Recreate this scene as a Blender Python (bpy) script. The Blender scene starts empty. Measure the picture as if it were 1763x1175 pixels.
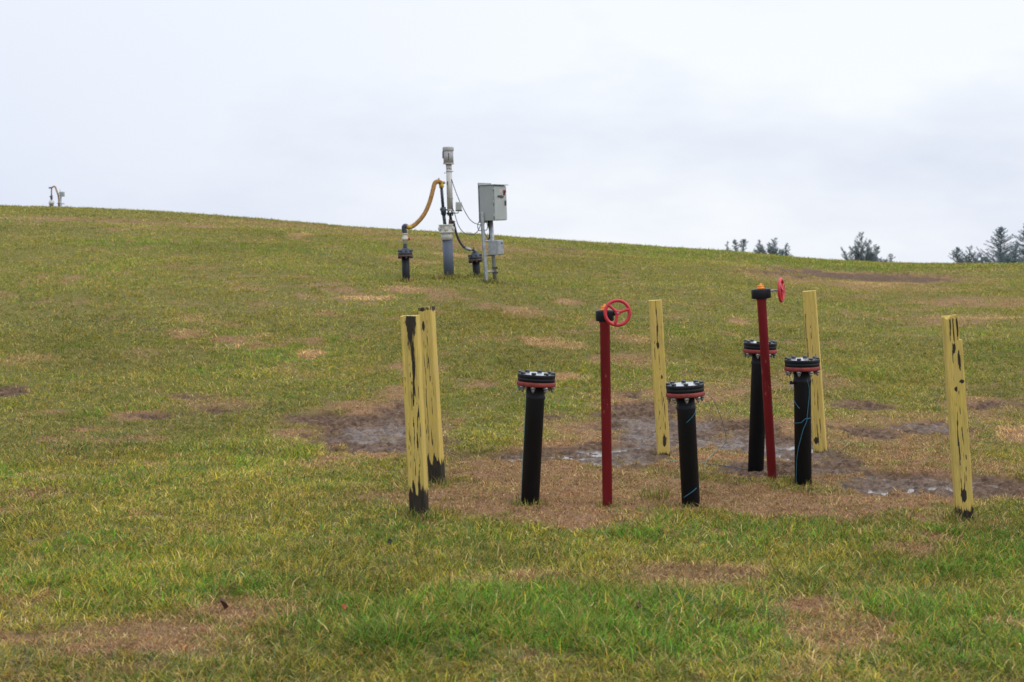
import bpy, math, random
import numpy as np
from mathutils import Vector, Matrix

# ------------------------------------------------------------------ camera, sky, sun, exposure
SC = bpy.context.scene
COL = SC.collection
F = 2600.0; CX = 881.5; CY = 587.5; EYE = 1.75
PITCH = math.atan(187.5 / F)
cam_d = bpy.data.cameras.new("camera"); cam = bpy.data.objects.new("camera", cam_d); COL.objects.link(cam)
cam.location = (0, 0, EYE); cam.rotation_euler = (math.pi / 2 - PITCH, 0, 0)
cam_d.sensor_width = 36; cam_d.lens = F / 1763 * 36
cam_d.clip_start = 0.1; cam_d.clip_end = 5000
cam_d.dof.use_dof = True; cam_d.dof.focus_distance = 11.0; cam_d.dof.aperture_fstop = 4.5
SC.camera = cam

SUN_EL, SUN_AZ = math.radians(42), math.radians(112)
world = bpy.data.worlds.new("World"); SC.world = world; world.use_nodes = True
nt = world.node_tree; nt.nodes.clear()
def N(t, ty, **kw):
    n = t.nodes.new(ty)
    for k, v in kw.items(): setattr(n, k, v)
    return n
def L(t, a, b): t.links.new(a, b)
out = N(nt, 'ShaderNodeOutputWorld'); bg = N(nt, 'ShaderNodeBackground'); bg.inputs[1].default_value = 0.1
sky = N(nt, 'ShaderNodeTexSky', sky_type='NISHITA', sun_disc=False, sun_elevation=SUN_EL, sun_rotation=SUN_AZ)
tc = N(nt, 'ShaderNodeTexCoord'); mp = N(nt, 'ShaderNodeMapping'); mp.inputs['Scale'].default_value = (1, 1, 2.6)
L(nt, tc.outputs['Generated'], mp.inputs[0])
n1 = N(nt, 'ShaderNodeTexNoise'); n1.inputs['Scale'].default_value = 2.6; n1.inputs['Detail'].default_value = 5; n1.inputs['Roughness'].default_value = .6
mp.inputs['Location'].default_value = (3.1, 0.4, 0.35)
L(nt, mp.outputs[0], n1.inputs[0])
cr = N(nt, 'ShaderNodeValToRGB'); L(nt, n1.outputs[0], cr.inputs[0])
cr.color_ramp.elements[0].position = .30; cr.color_ramp.elements[0].color = (6.6, 7.1, 8.3, 1)
cr.color_ramp.elements[1].position = .58; cr.color_ramp.elements[1].color = (8.5, 8.8, 9.25, 1)
# brighter cloud towards the zenith (overcast sky law)
sx = N(nt, 'ShaderNodeSeparateXYZ'); L(nt, tc.outputs['Generated'], sx.inputs[0])
mr = N(nt, 'ShaderNodeMapRange'); L(nt, sx.outputs[2], mr.inputs[0])
mr.inputs[1].default_value = 0.26; mr.inputs[2].default_value = 1.0; mr.inputs[3].default_value = 1.0; mr.inputs[4].default_value = 2.1
# thicker, bluer cloud low down on the left
lw = N(nt, 'ShaderNodeMath', operation='MULTIPLY_ADD'); L(nt, sx.outputs[0], lw.inputs[0]); lw.inputs[1].default_value = -1.6; lw.inputs[2].default_value = .12
lz = N(nt, 'ShaderNodeMapRange'); L(nt, sx.outputs[2], lz.inputs[0]); lz.inputs[1].default_value = .22; lz.inputs[2].default_value = -.02; lz.inputs[3].default_value = .25; lz.inputs[4].default_value = 1
lm = N(nt, 'ShaderNodeMath', operation='MULTIPLY', use_clamp=True); L(nt, lw.outputs[0], lm.inputs[0]); L(nt, lz.outputs[0], lm.inputs[1])
lx = N(nt, 'ShaderNodeMixRGB'); L(nt, lm.outputs[0], lx.inputs[0]); L(nt, cr.outputs[0], lx.inputs[1]); lx.inputs[2].default_value = (5.6, 6.2, 8.0, 1)
ml = N(nt, 'ShaderNodeVectorMath', operation='SCALE'); L(nt, lx.outputs[0], ml.inputs[0]); L(nt, mr.outputs[0], ml.inputs['Scale'])
mx = N(nt, 'ShaderNodeMixRGB'); mx.inputs[0].default_value = .93
L(nt, sky.outputs[0], mx.inputs[1]); L(nt, ml.outputs[0], mx.inputs[2]); L(nt, mx.outputs[0], bg.inputs[0]); L(nt, bg.outputs[0], out.inputs[0])

sd = bpy.data.lights.new("sun", 'SUN'); sd.energy = 0.9; sd.angle = math.radians(25); sd.color = (1, .97, .92)
so = bpy.data.objects.new("sun", sd); COL.objects.link(so)
so.rotation_euler = Vector((math.sin(SUN_AZ) * math.cos(SUN_EL), math.cos(SUN_AZ) * math.cos(SUN_EL), math.sin(SUN_EL))).to_track_quat('Z', 'Y').to_euler()
SC.view_settings.view_transform = 'Standard'; SC.view_settings.look = 'None'
SC.view_settings.exposure = 0.20; SC.view_settings.gamma = 1.0; SC.view_settings.use_curve_mapping = False

# ------------------------------------------------------------------ numpy noise
def _hash(ix, iy, seed):
    h = (ix.astype(np.int64) * 374761393 + iy.astype(np.int64) * 668265263 + seed * 1442695041) & 0xFFFFFFFF
    h = ((h ^ (h >> 13)) * 1274126177) & 0xFFFFFFFF
    return ((h ^ (h >> 16)) & 0xFFFF) / 65535.0
def vnoise(x, y, seed=0):
    ix = np.floor(x); iy = np.floor(y); fx = x - ix; fy = y - iy
    fx = fx * fx * (3 - 2 * fx); fy = fy * fy * (3 - 2 * fy)
    a = _hash(ix, iy, seed); b = _hash(ix + 1, iy, seed); c = _hash(ix, iy + 1, seed); d = _hash(ix + 1, iy + 1, seed)
    return a + (b - a) * fx + (c - a) * fy + (a - b - c + d) * fx * fy
def fbm(x, y, sc, seed=0, oct=4, rough=.5):
    v = 0; a = 1; t = 0
    for i in range(oct):
        ang = .6 + i * 1.1; ca, sa = math.cos(ang), math.sin(ang)
        v = v + a * vnoise((x * ca - y * sa) / sc + 17.3 * i, (x * sa + y * ca) / sc - 9.1 * i, seed + i * 31)
        t += a; a *= rough; sc *= .5
    return v / t
def sstep(a, b, x):
    t = np.clip((x - a) / (b - a), 0, 1); return t * t * (3 - 2 * t)

# ------------------------------------------------------------------ terrain
cu = np.array([(px - CX) / F for px in (-400, 0, 200, 400, 600, 770, 900, 1100, 1250, 1400, 1500, 1600, 1763, 2200)])
cs = np.array([(400 - py) / F for py in (352, 354, 359, 373, 389, 401, 409, 423, 431, 445, 451, 454, 453, 450)])
def hill_params(u):
    w = sstep(-.05, -.33, u) if False else np.clip((-.02 - u) / .3, 0, 1)
    a = 10.5 + 13 * w
    rc = 42 + 6 * w
    return a, rc
def hill(r, u, A):
    a, rc = hill_params(u)
    d = np.maximum(r - 13.0, 0); t = d * d / (d + 2.5)
    h = A * (1 - np.exp(-t / a))
    e = np.maximum(r - rc, 0)
    return h - np.where(e < 60, .0016 * e * e, .0016 * 3600 + .192 * (e - 60)).clip(None, 22)
UT = np.linspace(-.45, .45, 60); ST = np.interp(UT, cu, cs); AT = []
rr = np.linspace(14, 90, 700)
for u, s in zip(UT, ST):
    lo, hi = .1, 6.
    for _ in range(40):
        m = (lo + hi) / 2
        Y = rr / math.sqrt(1 + u * u)
        if ((hill(rr, u, m) + .06 - EYE) / Y).max() > s: hi = m
        else: lo = m
    AT.append(m)
AT = np.array(AT); AT = np.convolve(np.pad(AT, 2, mode='edge'), [.1, .2, .4, .2, .1], 'valid')
def base_h(x, y):
    r = np.hypot(x, y); az = np.arctan2(x, np.maximum(y, 1e-6) if np.isscalar(y) else y)
    u = np.tan(np.clip(az, -.42, .42))
    back = np.cos(np.clip(np.abs(az) - .42, 0, math.pi))  # hill fades out behind the photographer
    A = np.interp(u, UT, AT) * np.clip(.15 + .85 * back, .15, 1)
    return hill(r, u, A) + .02
def ray(px, py):
    dx = (px - CX) / F; dy = (CY - py) / F
    f = Vector((0, math.cos(PITCH), -math.sin(PITCH))); up = Vector((0, math.sin(PITCH), math.cos(PITCH)))
    return f + dy * up + Vector((dx, 0, 0))
def at(px, py, Y):
    d = ray(px, py); return Vector((0, 0, EYE)) + d * (Y / d.y)
def ground(px, py):
    d = ray(px, py); ts = np.geomspace(2, 400, 6000)
    z = EYE + d.z * ts; h = base_h(d.x * ts, d.y * ts)
    i = int(np.argmax(z <= h)); t = ts[i] if (z <= h).any() else 60
    return Vector((d.x * t, d.y * t, float(base_h(np.array([d.x * t]), np.array([d.y * t]))[0])))

# hillside patches of ground cover, with some painted shading in DRK: (px, py, half width, half height, strength)
MUD = [(640,752,95,32,1.1),(555,727,60,10,.8),(685,722,35,24,.9),(1110,738,85,38,1.1),(1060,780,80,16,.8),(1190,752,90,26,1),(1250,735,60,18,.9),(1300,765,110,20,1.1),
       (1410,788,60,22,.8),(1345,812,90,12,.8),(1540,832,130,16,1.1),(1430,812,70,14,.7),(1600,738,80,8,.8),(1500,745,60,7,.7),(1480,700,50,6,.5),(1700,700,60,8,.6),
       (1480,477,150,5,.9),(1340,474,60,4,.6),(1120,702,60,8,.6),(910,792,70,9,.6),(1050,800,60,10,.6),(250,720,48,7,.7),(370,704,50,12,.55),(335,685,30,6,.6),(15,676,24,8,.6),
       (1230,995,90,12,.6),(1150,1000,50,8,.4),(800,790,40,7,.5),(955,428,40,3,.5),(1700,840,60,14,.7),(960,720,40,8,.4)]
BRN = [(1000,845,220,36,1.35),(1250,860,190,25,1.35),(860,862,80,22,1.2),(1420,868,150,18,1.5),(1450,770,330,62,.62),(1150,770,190,60,.75),(1560,815,170,30,.9),(620,745,110,40,.7),(960,790,110,26,.8),(1350,790,60,18,.9),(1690,700,70,20,.7),(1650,905,70,16,.8),(635,715,52,20,1.3),(690,690,26,16,1),(1270,595+210,80,14,.7),
       (640,523,36,4,1.2),(700,508,36,4,.9),(935,593,30,6,1.3),(980,599,22,5,1),(538,607,18,5,1.1),(965,647,28,6,1.1),(1690,694,26,9,1.3),(1752,748,32,10,1.3),(975,523,22,4,1.2),
       (905,540,30,6,.9),(1090,590,30,8,.8),(1100,625,60,14,.7),(1270,560,18,4,1),(1490,490,34,3,1),(1600,489,30,2,1),(325,573,32,5,.9),(250,600,30,10,.6),(515,407,16,3,1.1),(780,437,30,2.5,1),
       (700,445,25,2,1),(400,580,30,5,.6),(460,590,30,5,.5),(60,620,30,6,.5),(1400,660,90,14,.5),(1640,550,150,9,.7),(1690,520,90,10,.8),(1480,492,190,9,.6),(1350,480,80,7,.8),
       (200,381,240,5,.55),(480,388,180,4,.6),(640,404,70,6,.6),(760,418,120,5,.5),(850,430,110,5,.5),(1000,436,90,4,.4),(230,1118,220,32,.7),(420,1065,90,18,.8),(1180,1000,120,20,.6),
       (1445,1105,75,30,.7),(1400,1060,50,16,.5),(900,1010,80,14,.4),(1210,680,70,20,.5),(1200,780,60,10,.5),(1300,790,60,8,.7),(70,855,70,12,.3),(1190,712,30,8,.5),(1060,700,60,8,.5),(1640,470,90,3,.4)]
GRN = [(900,1095,320,60,1.1),(1650,960,160,50,.9),(1390,912,110,20,.7),(130,495,170,30,.5),(300,420,190,9,.9),(620,425,120,7,.6),(1300,447,330,8,1),(1640,1100,150,60,.7),(330,800,140,60,.15),
       (950,700,60,20,.5),(1490,650,60,10,.9),(700,480,130,10,.8),(200,715,60,10,.8),(770,700,40,20,.6),(1450,530,80,10,.6),(1080,660,200,30,.2),(850,930,230,20,.3),(1130,860,14,10,1),(830,870,30,6,1),(100,950,120,40,.1)]
DRK = [(230,560,300,12,.9),(130,770,150,30,.5),(1560,580,170,25,.4),(420,790,80,15,.4),(30,1150,60,22,1.0),(250,1150,150,16,.7),(560,440,60,6,.6),(1500,760,100,20,.5),(1400,520,120,10,.4),(1680,660,90,12,.3),(150,400,230,4,1.1),(600,470,110,5,.8),(1150,560,90,8,.5),(480,540,120,8,.6),(300,372,260,5,.5)]  # clover, plus bands that paint the hill's shading into the blade colour
YEL = [(300,490,360,50,.6),(820,560,120,30,.5),(640,650,120,30,.4),(200,900,260,70,.3),(1620,440,150,8,.5),(1000,700,40,14,.5),(700,1030,120,40,.4),(1100,660,200,40,.3),(1250,640,200,40,.35)]
STR = [(640,523,36,4,1.2),(700,508,34,3,.9),(935,593,28,6,1.3),(985,599,20,5,1),(538,607,16,4,.9),(965,647,26,5,1.1),(1690,694,24,8,1.1),(1756,748,30,9,1.2),(975,523,20,3,1.2),(905,539,26,4,1),
       (1270,560,16,4,1),(1490,490,34,3,1.1),(1560,489,26,2,1),(325,573,22,4,.5),(515,407,14,3,1),(780,437,28,2.5,.9),(680,442,24,2,.9),(740,449,20,2,.8),(850,440,22,2,.8),(1230,640,18,4,.5),(1095,590,22,5,.8),
       (60,620,26,4,.35),(1630,546,40,3,.8),(1700,548,60,3,.9),(1345,775,8,3,.6),(880,545,12,4,.9),(470,410,10,2,.6),(1010,650,10,3,.6),(400,590,20,3,.6),(455,575,16,3,.5)]
WET = [(1250,775,160,24,.9),(660,748,70,22,1),(1120,752,70,28,1),(1080,790,70,12,.9),(1200,765,60,16,.8),(1330,772,90,14,1),(1560,838,110,12,.5),(1440,818,50,8,.6),(1600,736,60,5,.8),(1190,736,40,9,.7),(1400,790,40,10,.7)]
def patchify(lst):
    o = []
    for px, py, rx, ry, s in lst:
        c = ground(px, py); f_ = ground(px, py - ry); n = ground(px, py + ry)
        o.append((c.x, (f_.y + n.y) / 2, rx * c.y / F, max((f_.y - n.y) / 2, .04), s))
    return o
P = {k: patchify(v) for k, v in dict(mud=MUD, brn=BRN, grn=GRN, drk=DRK, yel=YEL, stw=STR, wet=WET).items()}
def field(name, x, y, wob, soft=.55):
    v = np.zeros_like(x)
    for cx, cy, rx, ry, s in P[name]:
        e = 1.9
        m = (np.abs(x - cx) < rx * e) & (np.abs(y - cy) < ry * e)
        if m.any():
            d = np.hypot((x[m] - cx) / rx, (y[m] - cy) / ry) + wob[m]
            v[m] = np.maximum(v[m], s * (1 - sstep(1 - soft, 1 + soft, d)))
    return v
def masks(x, y):
    w1 = (fbm(x, y, .5, 5, 5, .62) - .5) * 2.2; w2 = (fbm(x, y, .8, 9, 6, .7) - .5) * 2.6
    mud = field('mud', x, y, w1); brn = field('brn', x, y, w2)
    grn = field('grn', x, y, w2); drk = field('drk', x, y, w1); yel = field('yel', x, y, w1)
    sc1 = fbm(x, y, 1.7, 21, 5, .6); sc2 = fbm(x, y, .45, 33, 4, .6)
    brn = np.clip(brn + .8 * sstep(.56, .74, sc2 * .6 + sc1 * .4), 0, 1.3)
    grn = grn + .55 * sstep(.58, .72, fbm(x, y, 1.3, 41, 5, .6))
    drk = drk + .6 * sstep(.56, .72, fbm(x, y, 1.6, 51, 4, .6))
    yel = yel + .7 * sstep(.5, .7, fbm(x, y, 1.1, 61, 5, .6))
    # tufts of green break the mud
    mud = np.clip(mud * 1.25 - .6 * sstep(.60, .72, fbm(x, y, .38, 71, 4, .55)), 0, 1)
    rim = np.clip(field('mud', x * 1.0, y * 1.0, w2 - .42), 0, 1)
    brn = np.maximum(brn, .9 * rim * sstep(.3, .6, fbm(x, y, .6, 78, 4, .6) + .12)); brn = brn * (.55 + .65 * sstep(.36, .60, fbm(x, y, .28, 79, 4, .65)) + .0); mud = np.clip(mud * 1.6 - .7 * sstep(.54, .72, fbm(x, y, .13, 77, 4, .6)), 0, 1)
    return mud, brn, grn, drk, yel
def straw(x, y): return np.clip(field('stw', x, y, (fbm(x, y, .3, 15, 4, .6) - .5) * 1.1 - .25), 0, 1)
def micro(x, y, mud):
    r = np.hypot(x, y); fade = 1 / (1 + (r / 30) ** 2)
    und = (fbm(x, y, 5.5, 131, 3, .5) - .5) * .30 * sstep(13, 20, r) * (1 - sstep(34, 44, r)) + (fbm(x, y, 2.4, 133, 2, .5) - .5) * .07
    m = .014 + und * (1 - sstep(8.6, 9.4, r) * (1 - sstep(12.6, 14, r))) + (fbm(x, y, .9, 81, 5, .55) - .5) * .10 * fade + (fbm(x, y, .16, 91, 3, .6) - .5) * .018 * fade
    churn = (fbm(x * .75, y * 1.25, .2, 101, 5, .7) - .5) * .13 + (1 - np.abs(fbm(x, y, .12, 103, 3, .6) * 2 - 1)) ** 3 * .03 - .018 + (fbm(x, y, .05, 105, 2, .6) - .5) * .02
    return m * (1 - mud) + mud * (-.012 + churn)
def full_h(x, y, mud=None):
    if mud is None: mud = masks(x, y)[0]
    return base_h(x, y) + micro(x, y, mud)

# ------------------------------------------------------------------ helpers
def tag(o, label=None, cat=None, group=None, kind=None):
    if label: o['label'] = label
    if cat: o['category'] = cat
    if group: o['group'] = group
    if kind: o['kind'] = kind
    return o
def mesh_np(name, V, T, mat, attrs=None, cols=None, smooth=False, parent=None):
    me = bpy.data.meshes.new(name); V = np.asarray(V, np.float32); T = np.asarray(T, np.int32)
    k = T.shape[1]
    me.vertices.add(len(V)); me.vertices.foreach_set('co', V.ravel())
    me.loops.add(T.size); me.loops.foreach_set('vertex_index', T.ravel())
    me.polygons.add(len(T)); me.polygons.foreach_set('loop_start', np.arange(0, T.size, k, dtype=np.int32))
    me.polygons.foreach_set('loop_total', np.full(len(T), k, np.int32))
    me.polygons.foreach_set('use_smooth', np.full(len(T), smooth))
    me.update(calc_edges=True)
    for a, v in (attrs or {}).items():
        me.attributes.new(a, 'FLOAT', 'POINT').data.foreach_set('value', np.asarray(v, np.float32))
    for a, v in (cols or {}).items():
        c4 = np.ones((len(V), 4), np.float32); c4[:, :3] = v
        me.attributes.new(a, 'FLOAT_COLOR', 'POINT').data.foreach_set('color', c4.ravel())
    me.materials.append(mat)
    o = bpy.data.objects.new(name, me); COL.objects.link(o)
    if parent: o.parent = parent
    return o
class MB:
    """collects rings and boxes in one mesh"""
    def __init__(s): s.v = []; s.f = []; s.sm = []
    def add(s, V, Fc, smooth=True):
        b = len(s.v); s.v += [tuple(v) for v in V]; s.f += [tuple(i + b for i in f) for f in Fc]; s.sm += [smooth] * len(Fc)
    def rings(s, rings, cap=True, smooth=True):
        n = len(rings[0]); V = [p for r in rings for p in r]; Fc = []
        for k in range(len(rings) - 1):
            for i in range(n):
                j = (i + 1) % n; Fc.append((k * n + i, k * n + j, (k + 1) * n + j, (k + 1) * n + i))
        s.add(V, Fc, smooth)
        if cap:
            b = len(s.v) - len(V); s.f.append(tuple(b + i for i in reversed(range(n)))); s.f.append(tuple(b + (len(rings) - 1) * n + i for i in range(n))); s.sm += [False, False]
    def lathe(s, prof, M=None, n=28, cap=True):
        M = M or Matrix(); R = []
        for r, z in prof: R.append([M @ Vector((r * math.cos(2 * math.pi * i / n), r * math.sin(2 * math.pi * i / n), z)) for i in range(n)])
        s.rings(R, cap)
    def cyl(s, a, b, r0, r1=None, n=16, cap=True):
        a = Vector(a); b = Vector(b); r1 = r0 if r1 is None else r1
        q = (b - a).to_track_quat('Z', 'Y').to_matrix().to_4x4(); l = (b - a).length; M = Matrix.Translation(a) @ q
        s.lathe([(r0, 0), (r1, l)], M, n, cap)
    def tube(s, pts, r, n=10):
        pts = [Vector(p) for p in pts]; R = []; up = Vector((0.3, 1, .2)).normalized()
        for i, p in enumerate(pts):
            t = (pts[min(i + 1, len(pts) - 1)] - pts[max(i - 1, 0)]).normalized()
            a = t.cross(up).normalized(); b = t.cross(a).normalized(); up = -b if False else up
            rad = r(i / (len(pts) - 1)) if callable(r) else r
            R.append([p + (a * math.cos(2 * math.pi * k / n) + b * math.sin(2 * math.pi * k / n)) * rad for k in range(n)])
        s.rings(R)
    def box(s, c, d, M=None, bev=.0):
        M = M or Matrix(); x, y, z = [v / 2 for v in d]; c = Vector(c); bv = min(bev, x * .9, y * .9, z * .9)
        if bv <= 0:
            V = [M @ (c + Vector((sx * x, sy * y, sz * z))) for sz in (-1, 1) for sy in (-1, 1) for sx in (-1, 1)]
            s.add(V, [(0, 2, 3, 1), (4, 5, 7, 6), (0, 1, 5, 4), (1, 3, 7, 5), (3, 2, 6, 7), (2, 0, 4, 6)], False); return
        def ring(z_, k):
            X, Y = x - k, y - k; b = bv * .7
            pts = [(X - b, -Y), (X, -Y + b), (X, Y - b), (X - b, Y), (-X + b, Y), (-X, Y - b), (-X, -Y + b), (-X + b, -Y)]
            return [M @ (c + Vector((p[0], p[1], z_))) for p in pts]
        s.rings([ring(-z, bv), ring(-z + bv, 0), ring(z - bv, 0), ring(z, bv)], smooth=False)
    def torus(s, R_, r, M=None, n=40, m=12):
        M = M or Matrix(); V = []; Fc = []
        for i in range(n):
            a = 2 * math.pi * i / n
            for j in range(m):
                b = 2 * math.pi * j / m; V.append(M @ Vector(((R_ + r * math.cos(b)) * math.cos(a), (R_ + r * math.cos(b)) * math.sin(a), r * math.sin(b))))
        for i in range(n):
            for j in range(m): Fc.append((i * m + j, ((i + 1) % n) * m + j, ((i + 1) % n) * m + (j + 1) % m, i * m + (j + 1) % m))
        s.add(V, Fc)
    def build(s, name, mat, parent=None, inv=None):
        me = bpy.data.meshes.new(name)
        V = [tuple(inv @ Vector(v)) for v in s.v] if inv else s.v
        me.from_pydata(V, [], s.f); me.polygons.foreach_set('use_smooth', s.sm)
        me.materials.append(mat); me.update()
        import bmesh
        bm = bmesh.new(); bm.from_mesh(me); bmesh.ops.recalc_face_normals(bm, faces=bm.faces); bm.to_mesh(me); bm.free()
        o = bpy.data.objects.new(name, me); COL.objects.link(o)
        if parent: o.parent = parent
        return o
def empty(name, M, label, cat, group=None):
    o = bpy.data.objects.new(name, None); COL.objects.link(o); o.matrix_world = M; o.empty_display_size = .1
    return tag(o, label, cat, group)
def copy_tree(o, parent=None):
    c = o.copy(); COL.objects.link(c); c.parent = parent
    for ch in list(o.children): copy_tree(ch, c)
    return c
def lean_matrix(base, top, rz=0.):
    z = (Vector(top) - Vector(base)).normalized(); q = Vector((0, 0, 1)).rotation_difference(z)
    return Matrix.Translation(base) @ q.to_matrix().to_4x4() @ Matrix.Rotation(rz, 4, 'Z')
def catmull(pts, k=10):
    P_ = [Vector(p) for p in pts]; P_ = [P_[0] * 2 - P_[1]] + P_ + [P_[-1] * 2 - P_[-2]]; o = []
    for i in range(1, len(P_) - 2):
        for j in range(k):
            t = j / k; a, b, c, d = P_[i - 1:i + 3]
            o.append(.5 * ((2 * b) + (c - a) * t + (2 * a - 5 * b + 4 * c - d) * t * t + (3 * b - a - 3 * c + d) * t ** 3))
    o.append(P_[-2]); return o

def material(name, c1, c2=None, rough=.6, r2=None, scale=12, stretch=(1, 1, 1), metal=0., bump=.1, bscale=60, spec=.5, c3=None, spots=.66, coat=0.):
    m = bpy.data.materials.new(name); m.use_nodes = True; t = m.node_tree; b = t.nodes['Principled BSDF']
    c2 = c2 or tuple(v * .75 for v in c1)
    tc_ = N(t, 'ShaderNodeTexCoord'); mp_ = N(t, 'ShaderNodeMapping'); mp_.inputs['Scale'].default_value = stretch; L(t, tc_.outputs['Object'], mp_.inputs[0])
    n_ = N(t, 'ShaderNodeTexNoise'); n_.inputs['Scale'].default_value = scale; n_.inputs['Detail'].default_value = 6; L(t, mp_.outputs[0], n_.inputs[0])
    r_ = N(t, 'ShaderNodeValToRGB'); r_.color_ramp.elements[0].position = .35; r_.color_ramp.elements[1].position = .65
    r_.color_ramp.elements[0].color = (*c1, 1); r_.color_ramp.elements[1].color = (*c2, 1); L(t, n_.outputs[0], r_.inputs[0])
    col = r_.outputs[0]
    if c3:
        n3 = N(t, 'ShaderNodeTexNoise'); n3.inputs['Scale'].default_value = scale * 3.1; n3.inputs['Detail'].default_value = 8; n3.inputs['Roughness'].default_value = .7; L(t, mp_.outputs[0], n3.inputs[0])
        q = N(t, 'ShaderNodeMapRange'); q.inputs[1].default_value = spots; q.inputs[2].default_value = spots + .05; L(t, n3.outputs[0], q.inputs[0])
        x_ = N(t, 'ShaderNodeMixRGB'); L(t, q.outputs[0], x_.inputs[0]); L(t, col, x_.inputs[1]); x_.inputs[2].default_value = (*c3, 1); col = x_.outputs[0]
    L(t, col, b.inputs['Base Color'])
    rr_ = N(t, 'ShaderNodeMapRange'); rr_.inputs[3].default_value = rough; rr_.inputs[4].default_value = r2 if r2 is not None else min(1, rough + .2)
    rr_.inputs[1].default_value = .3; rr_.inputs[2].default_value = .7
    L(t, n_.outputs[0], rr_.inputs[0]); L(t, rr_.outputs[0], b.inputs['Roughness'])
    b.inputs['Metallic'].default_value = metal; b.inputs['Specular IOR Level'].default_value = spec; b.inputs['Coat Weight'].default_value = coat; b.inputs['Coat Roughness'].default_value = .08
    if bump:
        nb = N(t, 'ShaderNodeTexNoise'); nb.inputs['Scale'].default_value = bscale; nb.inputs['Detail'].default_value = 4; L(t, mp_.outputs[0], nb.inputs[0])
        bp = N(t, 'ShaderNodeBump'); bp.inputs['Strength'].default_value = bump; bp.inputs['Distance'].default_value = .01; L(t, nb.outputs[0], bp.inputs['Height']); L(t, bp.outputs[0], b.inputs['Normal'])
    return m
M_hdpe = material('black_polyethylene', (.007, .008, .011), (.012, .013, .017), .5, .65, 9, (1, 1, .3), bump=.05, c3=(.05, .045, .04), spots=.72, spec=.22)
M_hdpe_wet = material('wet_black_polyethylene', (.007, .008, .012), (.011, .012, .016), .45, .55, 14, bump=.0, spec=.22)
M_film = material('wet_film_painted_sheen', (.50, .52, .56), (.40, .42, .46), .10, .25, 14, bump=.0, spec=1.0, metal=.75)  # pale metallic colour paints the white sky reflection onto the wet flange tops
M_red = material('dark_red_paint', (.32, .025, .042), (.23, .020, .032), .4, .6, 7, (1, 1, .35), bump=.12, c3=(.50, .20, .21), spots=.61, spec=.3)
M_wheel = material('bright_red_enamel', (.52, .02, .035), (.40, .016, .026), .3, .45, 20, bump=.08)
M_ring = material('red_oxide_iron', (.25, .030, .020), (.16, .020, .016), .6, .8, 22, bump=.25, c3=(.07, .03, .02), spots=.62)
M_bolt = material('zinc_bolt', (.34, .34, .33), (.20, .20, .20), .35, .6, 40, metal=.7, bump=.2)
M_boltb = material('dark_bolt', (.03, .032, .04), (.06, .062, .07), .22, .4, 40, metal=.3, bump=.1)
M_orange = material('orange_plastic', (.85, .27, .02), (.70, .20, .015), .45, .6, 30, bump=.2)
M_steel = material('galvanised_steel', (.36, .38, .40), (.25, .27, .29), .42, .6, 14, metal=.55, bump=.1, c3=(.14, .12, .1), spots=.70)
M_twine = material('blue_twine', (.012, .075, .12), (.02, .10, .15), .6, .8, 30, bump=0)
M_twine2 = material('faded_green_twine', (.13, .24, .22), (.18, .29, .26), .7, .9, 30, bump=0)
M_pvc = material('grey_blue_pvc', (.072, .092, .132), (.080, .101, .142), .5, .6, 6, (1, 1, .25), bump=.02)
M_pvcd = material('dark_grey_pvc', (.030, .038, .056), (.042, .052, .070), .4, .55, 10, bump=.05, spec=.35)
M_white = material('white_rubber_coupling', (.60, .60, .57), (.48, .47, .42), .5, .65, 12, bump=.08, c3=(.33, .29, .2), spots=.66)
M_cream = material('off_white_paint', (.50, .485, .46), (.45, .435, .41), .5, .6, 5, bump=.0)
M_motor = material('grey_motor_enamel', (.38, .37, .375), (.33, .325, .33), .5, .6, 5, bump=.0)
M_hose = material('ochre_ribbed_hose', (.34, .165, .022), (.22, .11, .025), .6, .75, 22, bump=.15, c3=(.10, .06, .03), spots=.56)
M_hosey = material('yellow_hose_end', (.55, .36, .03), (.42, .25, .03), .5, .7, 30, bump=.1)
M_blk = material('black_rubber', (.014, .014, .017), (.022, .022, .024), .4, .55, 20, bump=.08)
M_rust = material('rusty_iron', (.14, .06, .035), (.06, .035, .03), .7, .85, 30, bump=.3)
M_cab = material('grey_green_cabinet_paint', (.31, .335, .33), (.28, .305, .30), .38, .5, 5, bump=.03, c3=(.2, .21, .2), spots=.72)
M_box = material('light_grey_plastic', (.42, .42, .40), (.35, .35, .33), .5, .6, 10, bump=.05)
M_valve = material('ivory_valve_body', (.52, .50, .40), (.42, .40, .31), .5, .65, 25, bump=.12)
M_cable = material('grey_cable', (.06, .075, .10), (.08, .09, .11), .5, .6, 20, bump=0)
M_dark = material('dark_marking', (.03, .03, .035), (.05, .045, .045), .5, .6, 20, bump=0)
M_bark = material('grey_brown_bark', (.10, .085, .07), (.06, .05, .045), .9, .95, 20, (1, 1, .3), bump=.5)

# ------------------------------------------------------------------ ground
az = np.concatenate([np.radians(np.linspace(-180, -26, 50))[:-1], np.radians(np.linspace(-26, -21, 30))[:-1], np.radians(np.linspace(-21, 21, 640))[:-1], np.radians(np.linspace(21, 26, 30))[:-1], np.radians(np.linspace(26, 180, 50))])
rad = np.concatenate([np.linspace(.0, 5, 14)[:-1], np.linspace(5, 16, 440)[:-1], np.geomspace(16, 90, 260)[:-1], np.geomspace(90, 700, 30)])
AZ, RR = np.meshgrid(az, rad); GX = (RR * np.sin(AZ)).ravel(); GY = (RR * np.cos(AZ)).ravel()
mud, brn, grn, drk, yel = masks(GX, GY)
GZ = full_h(GX, GY, mud)
na, nr = len(az), len(rad)
ii = (np.arange(nr - 1)[:, None] * na + np.arange(na - 1)[None, :]).ravel()
quads = np.stack([ii, ii + 1, ii + na + 1, ii + na], 1)[:, ::-1]
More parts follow.
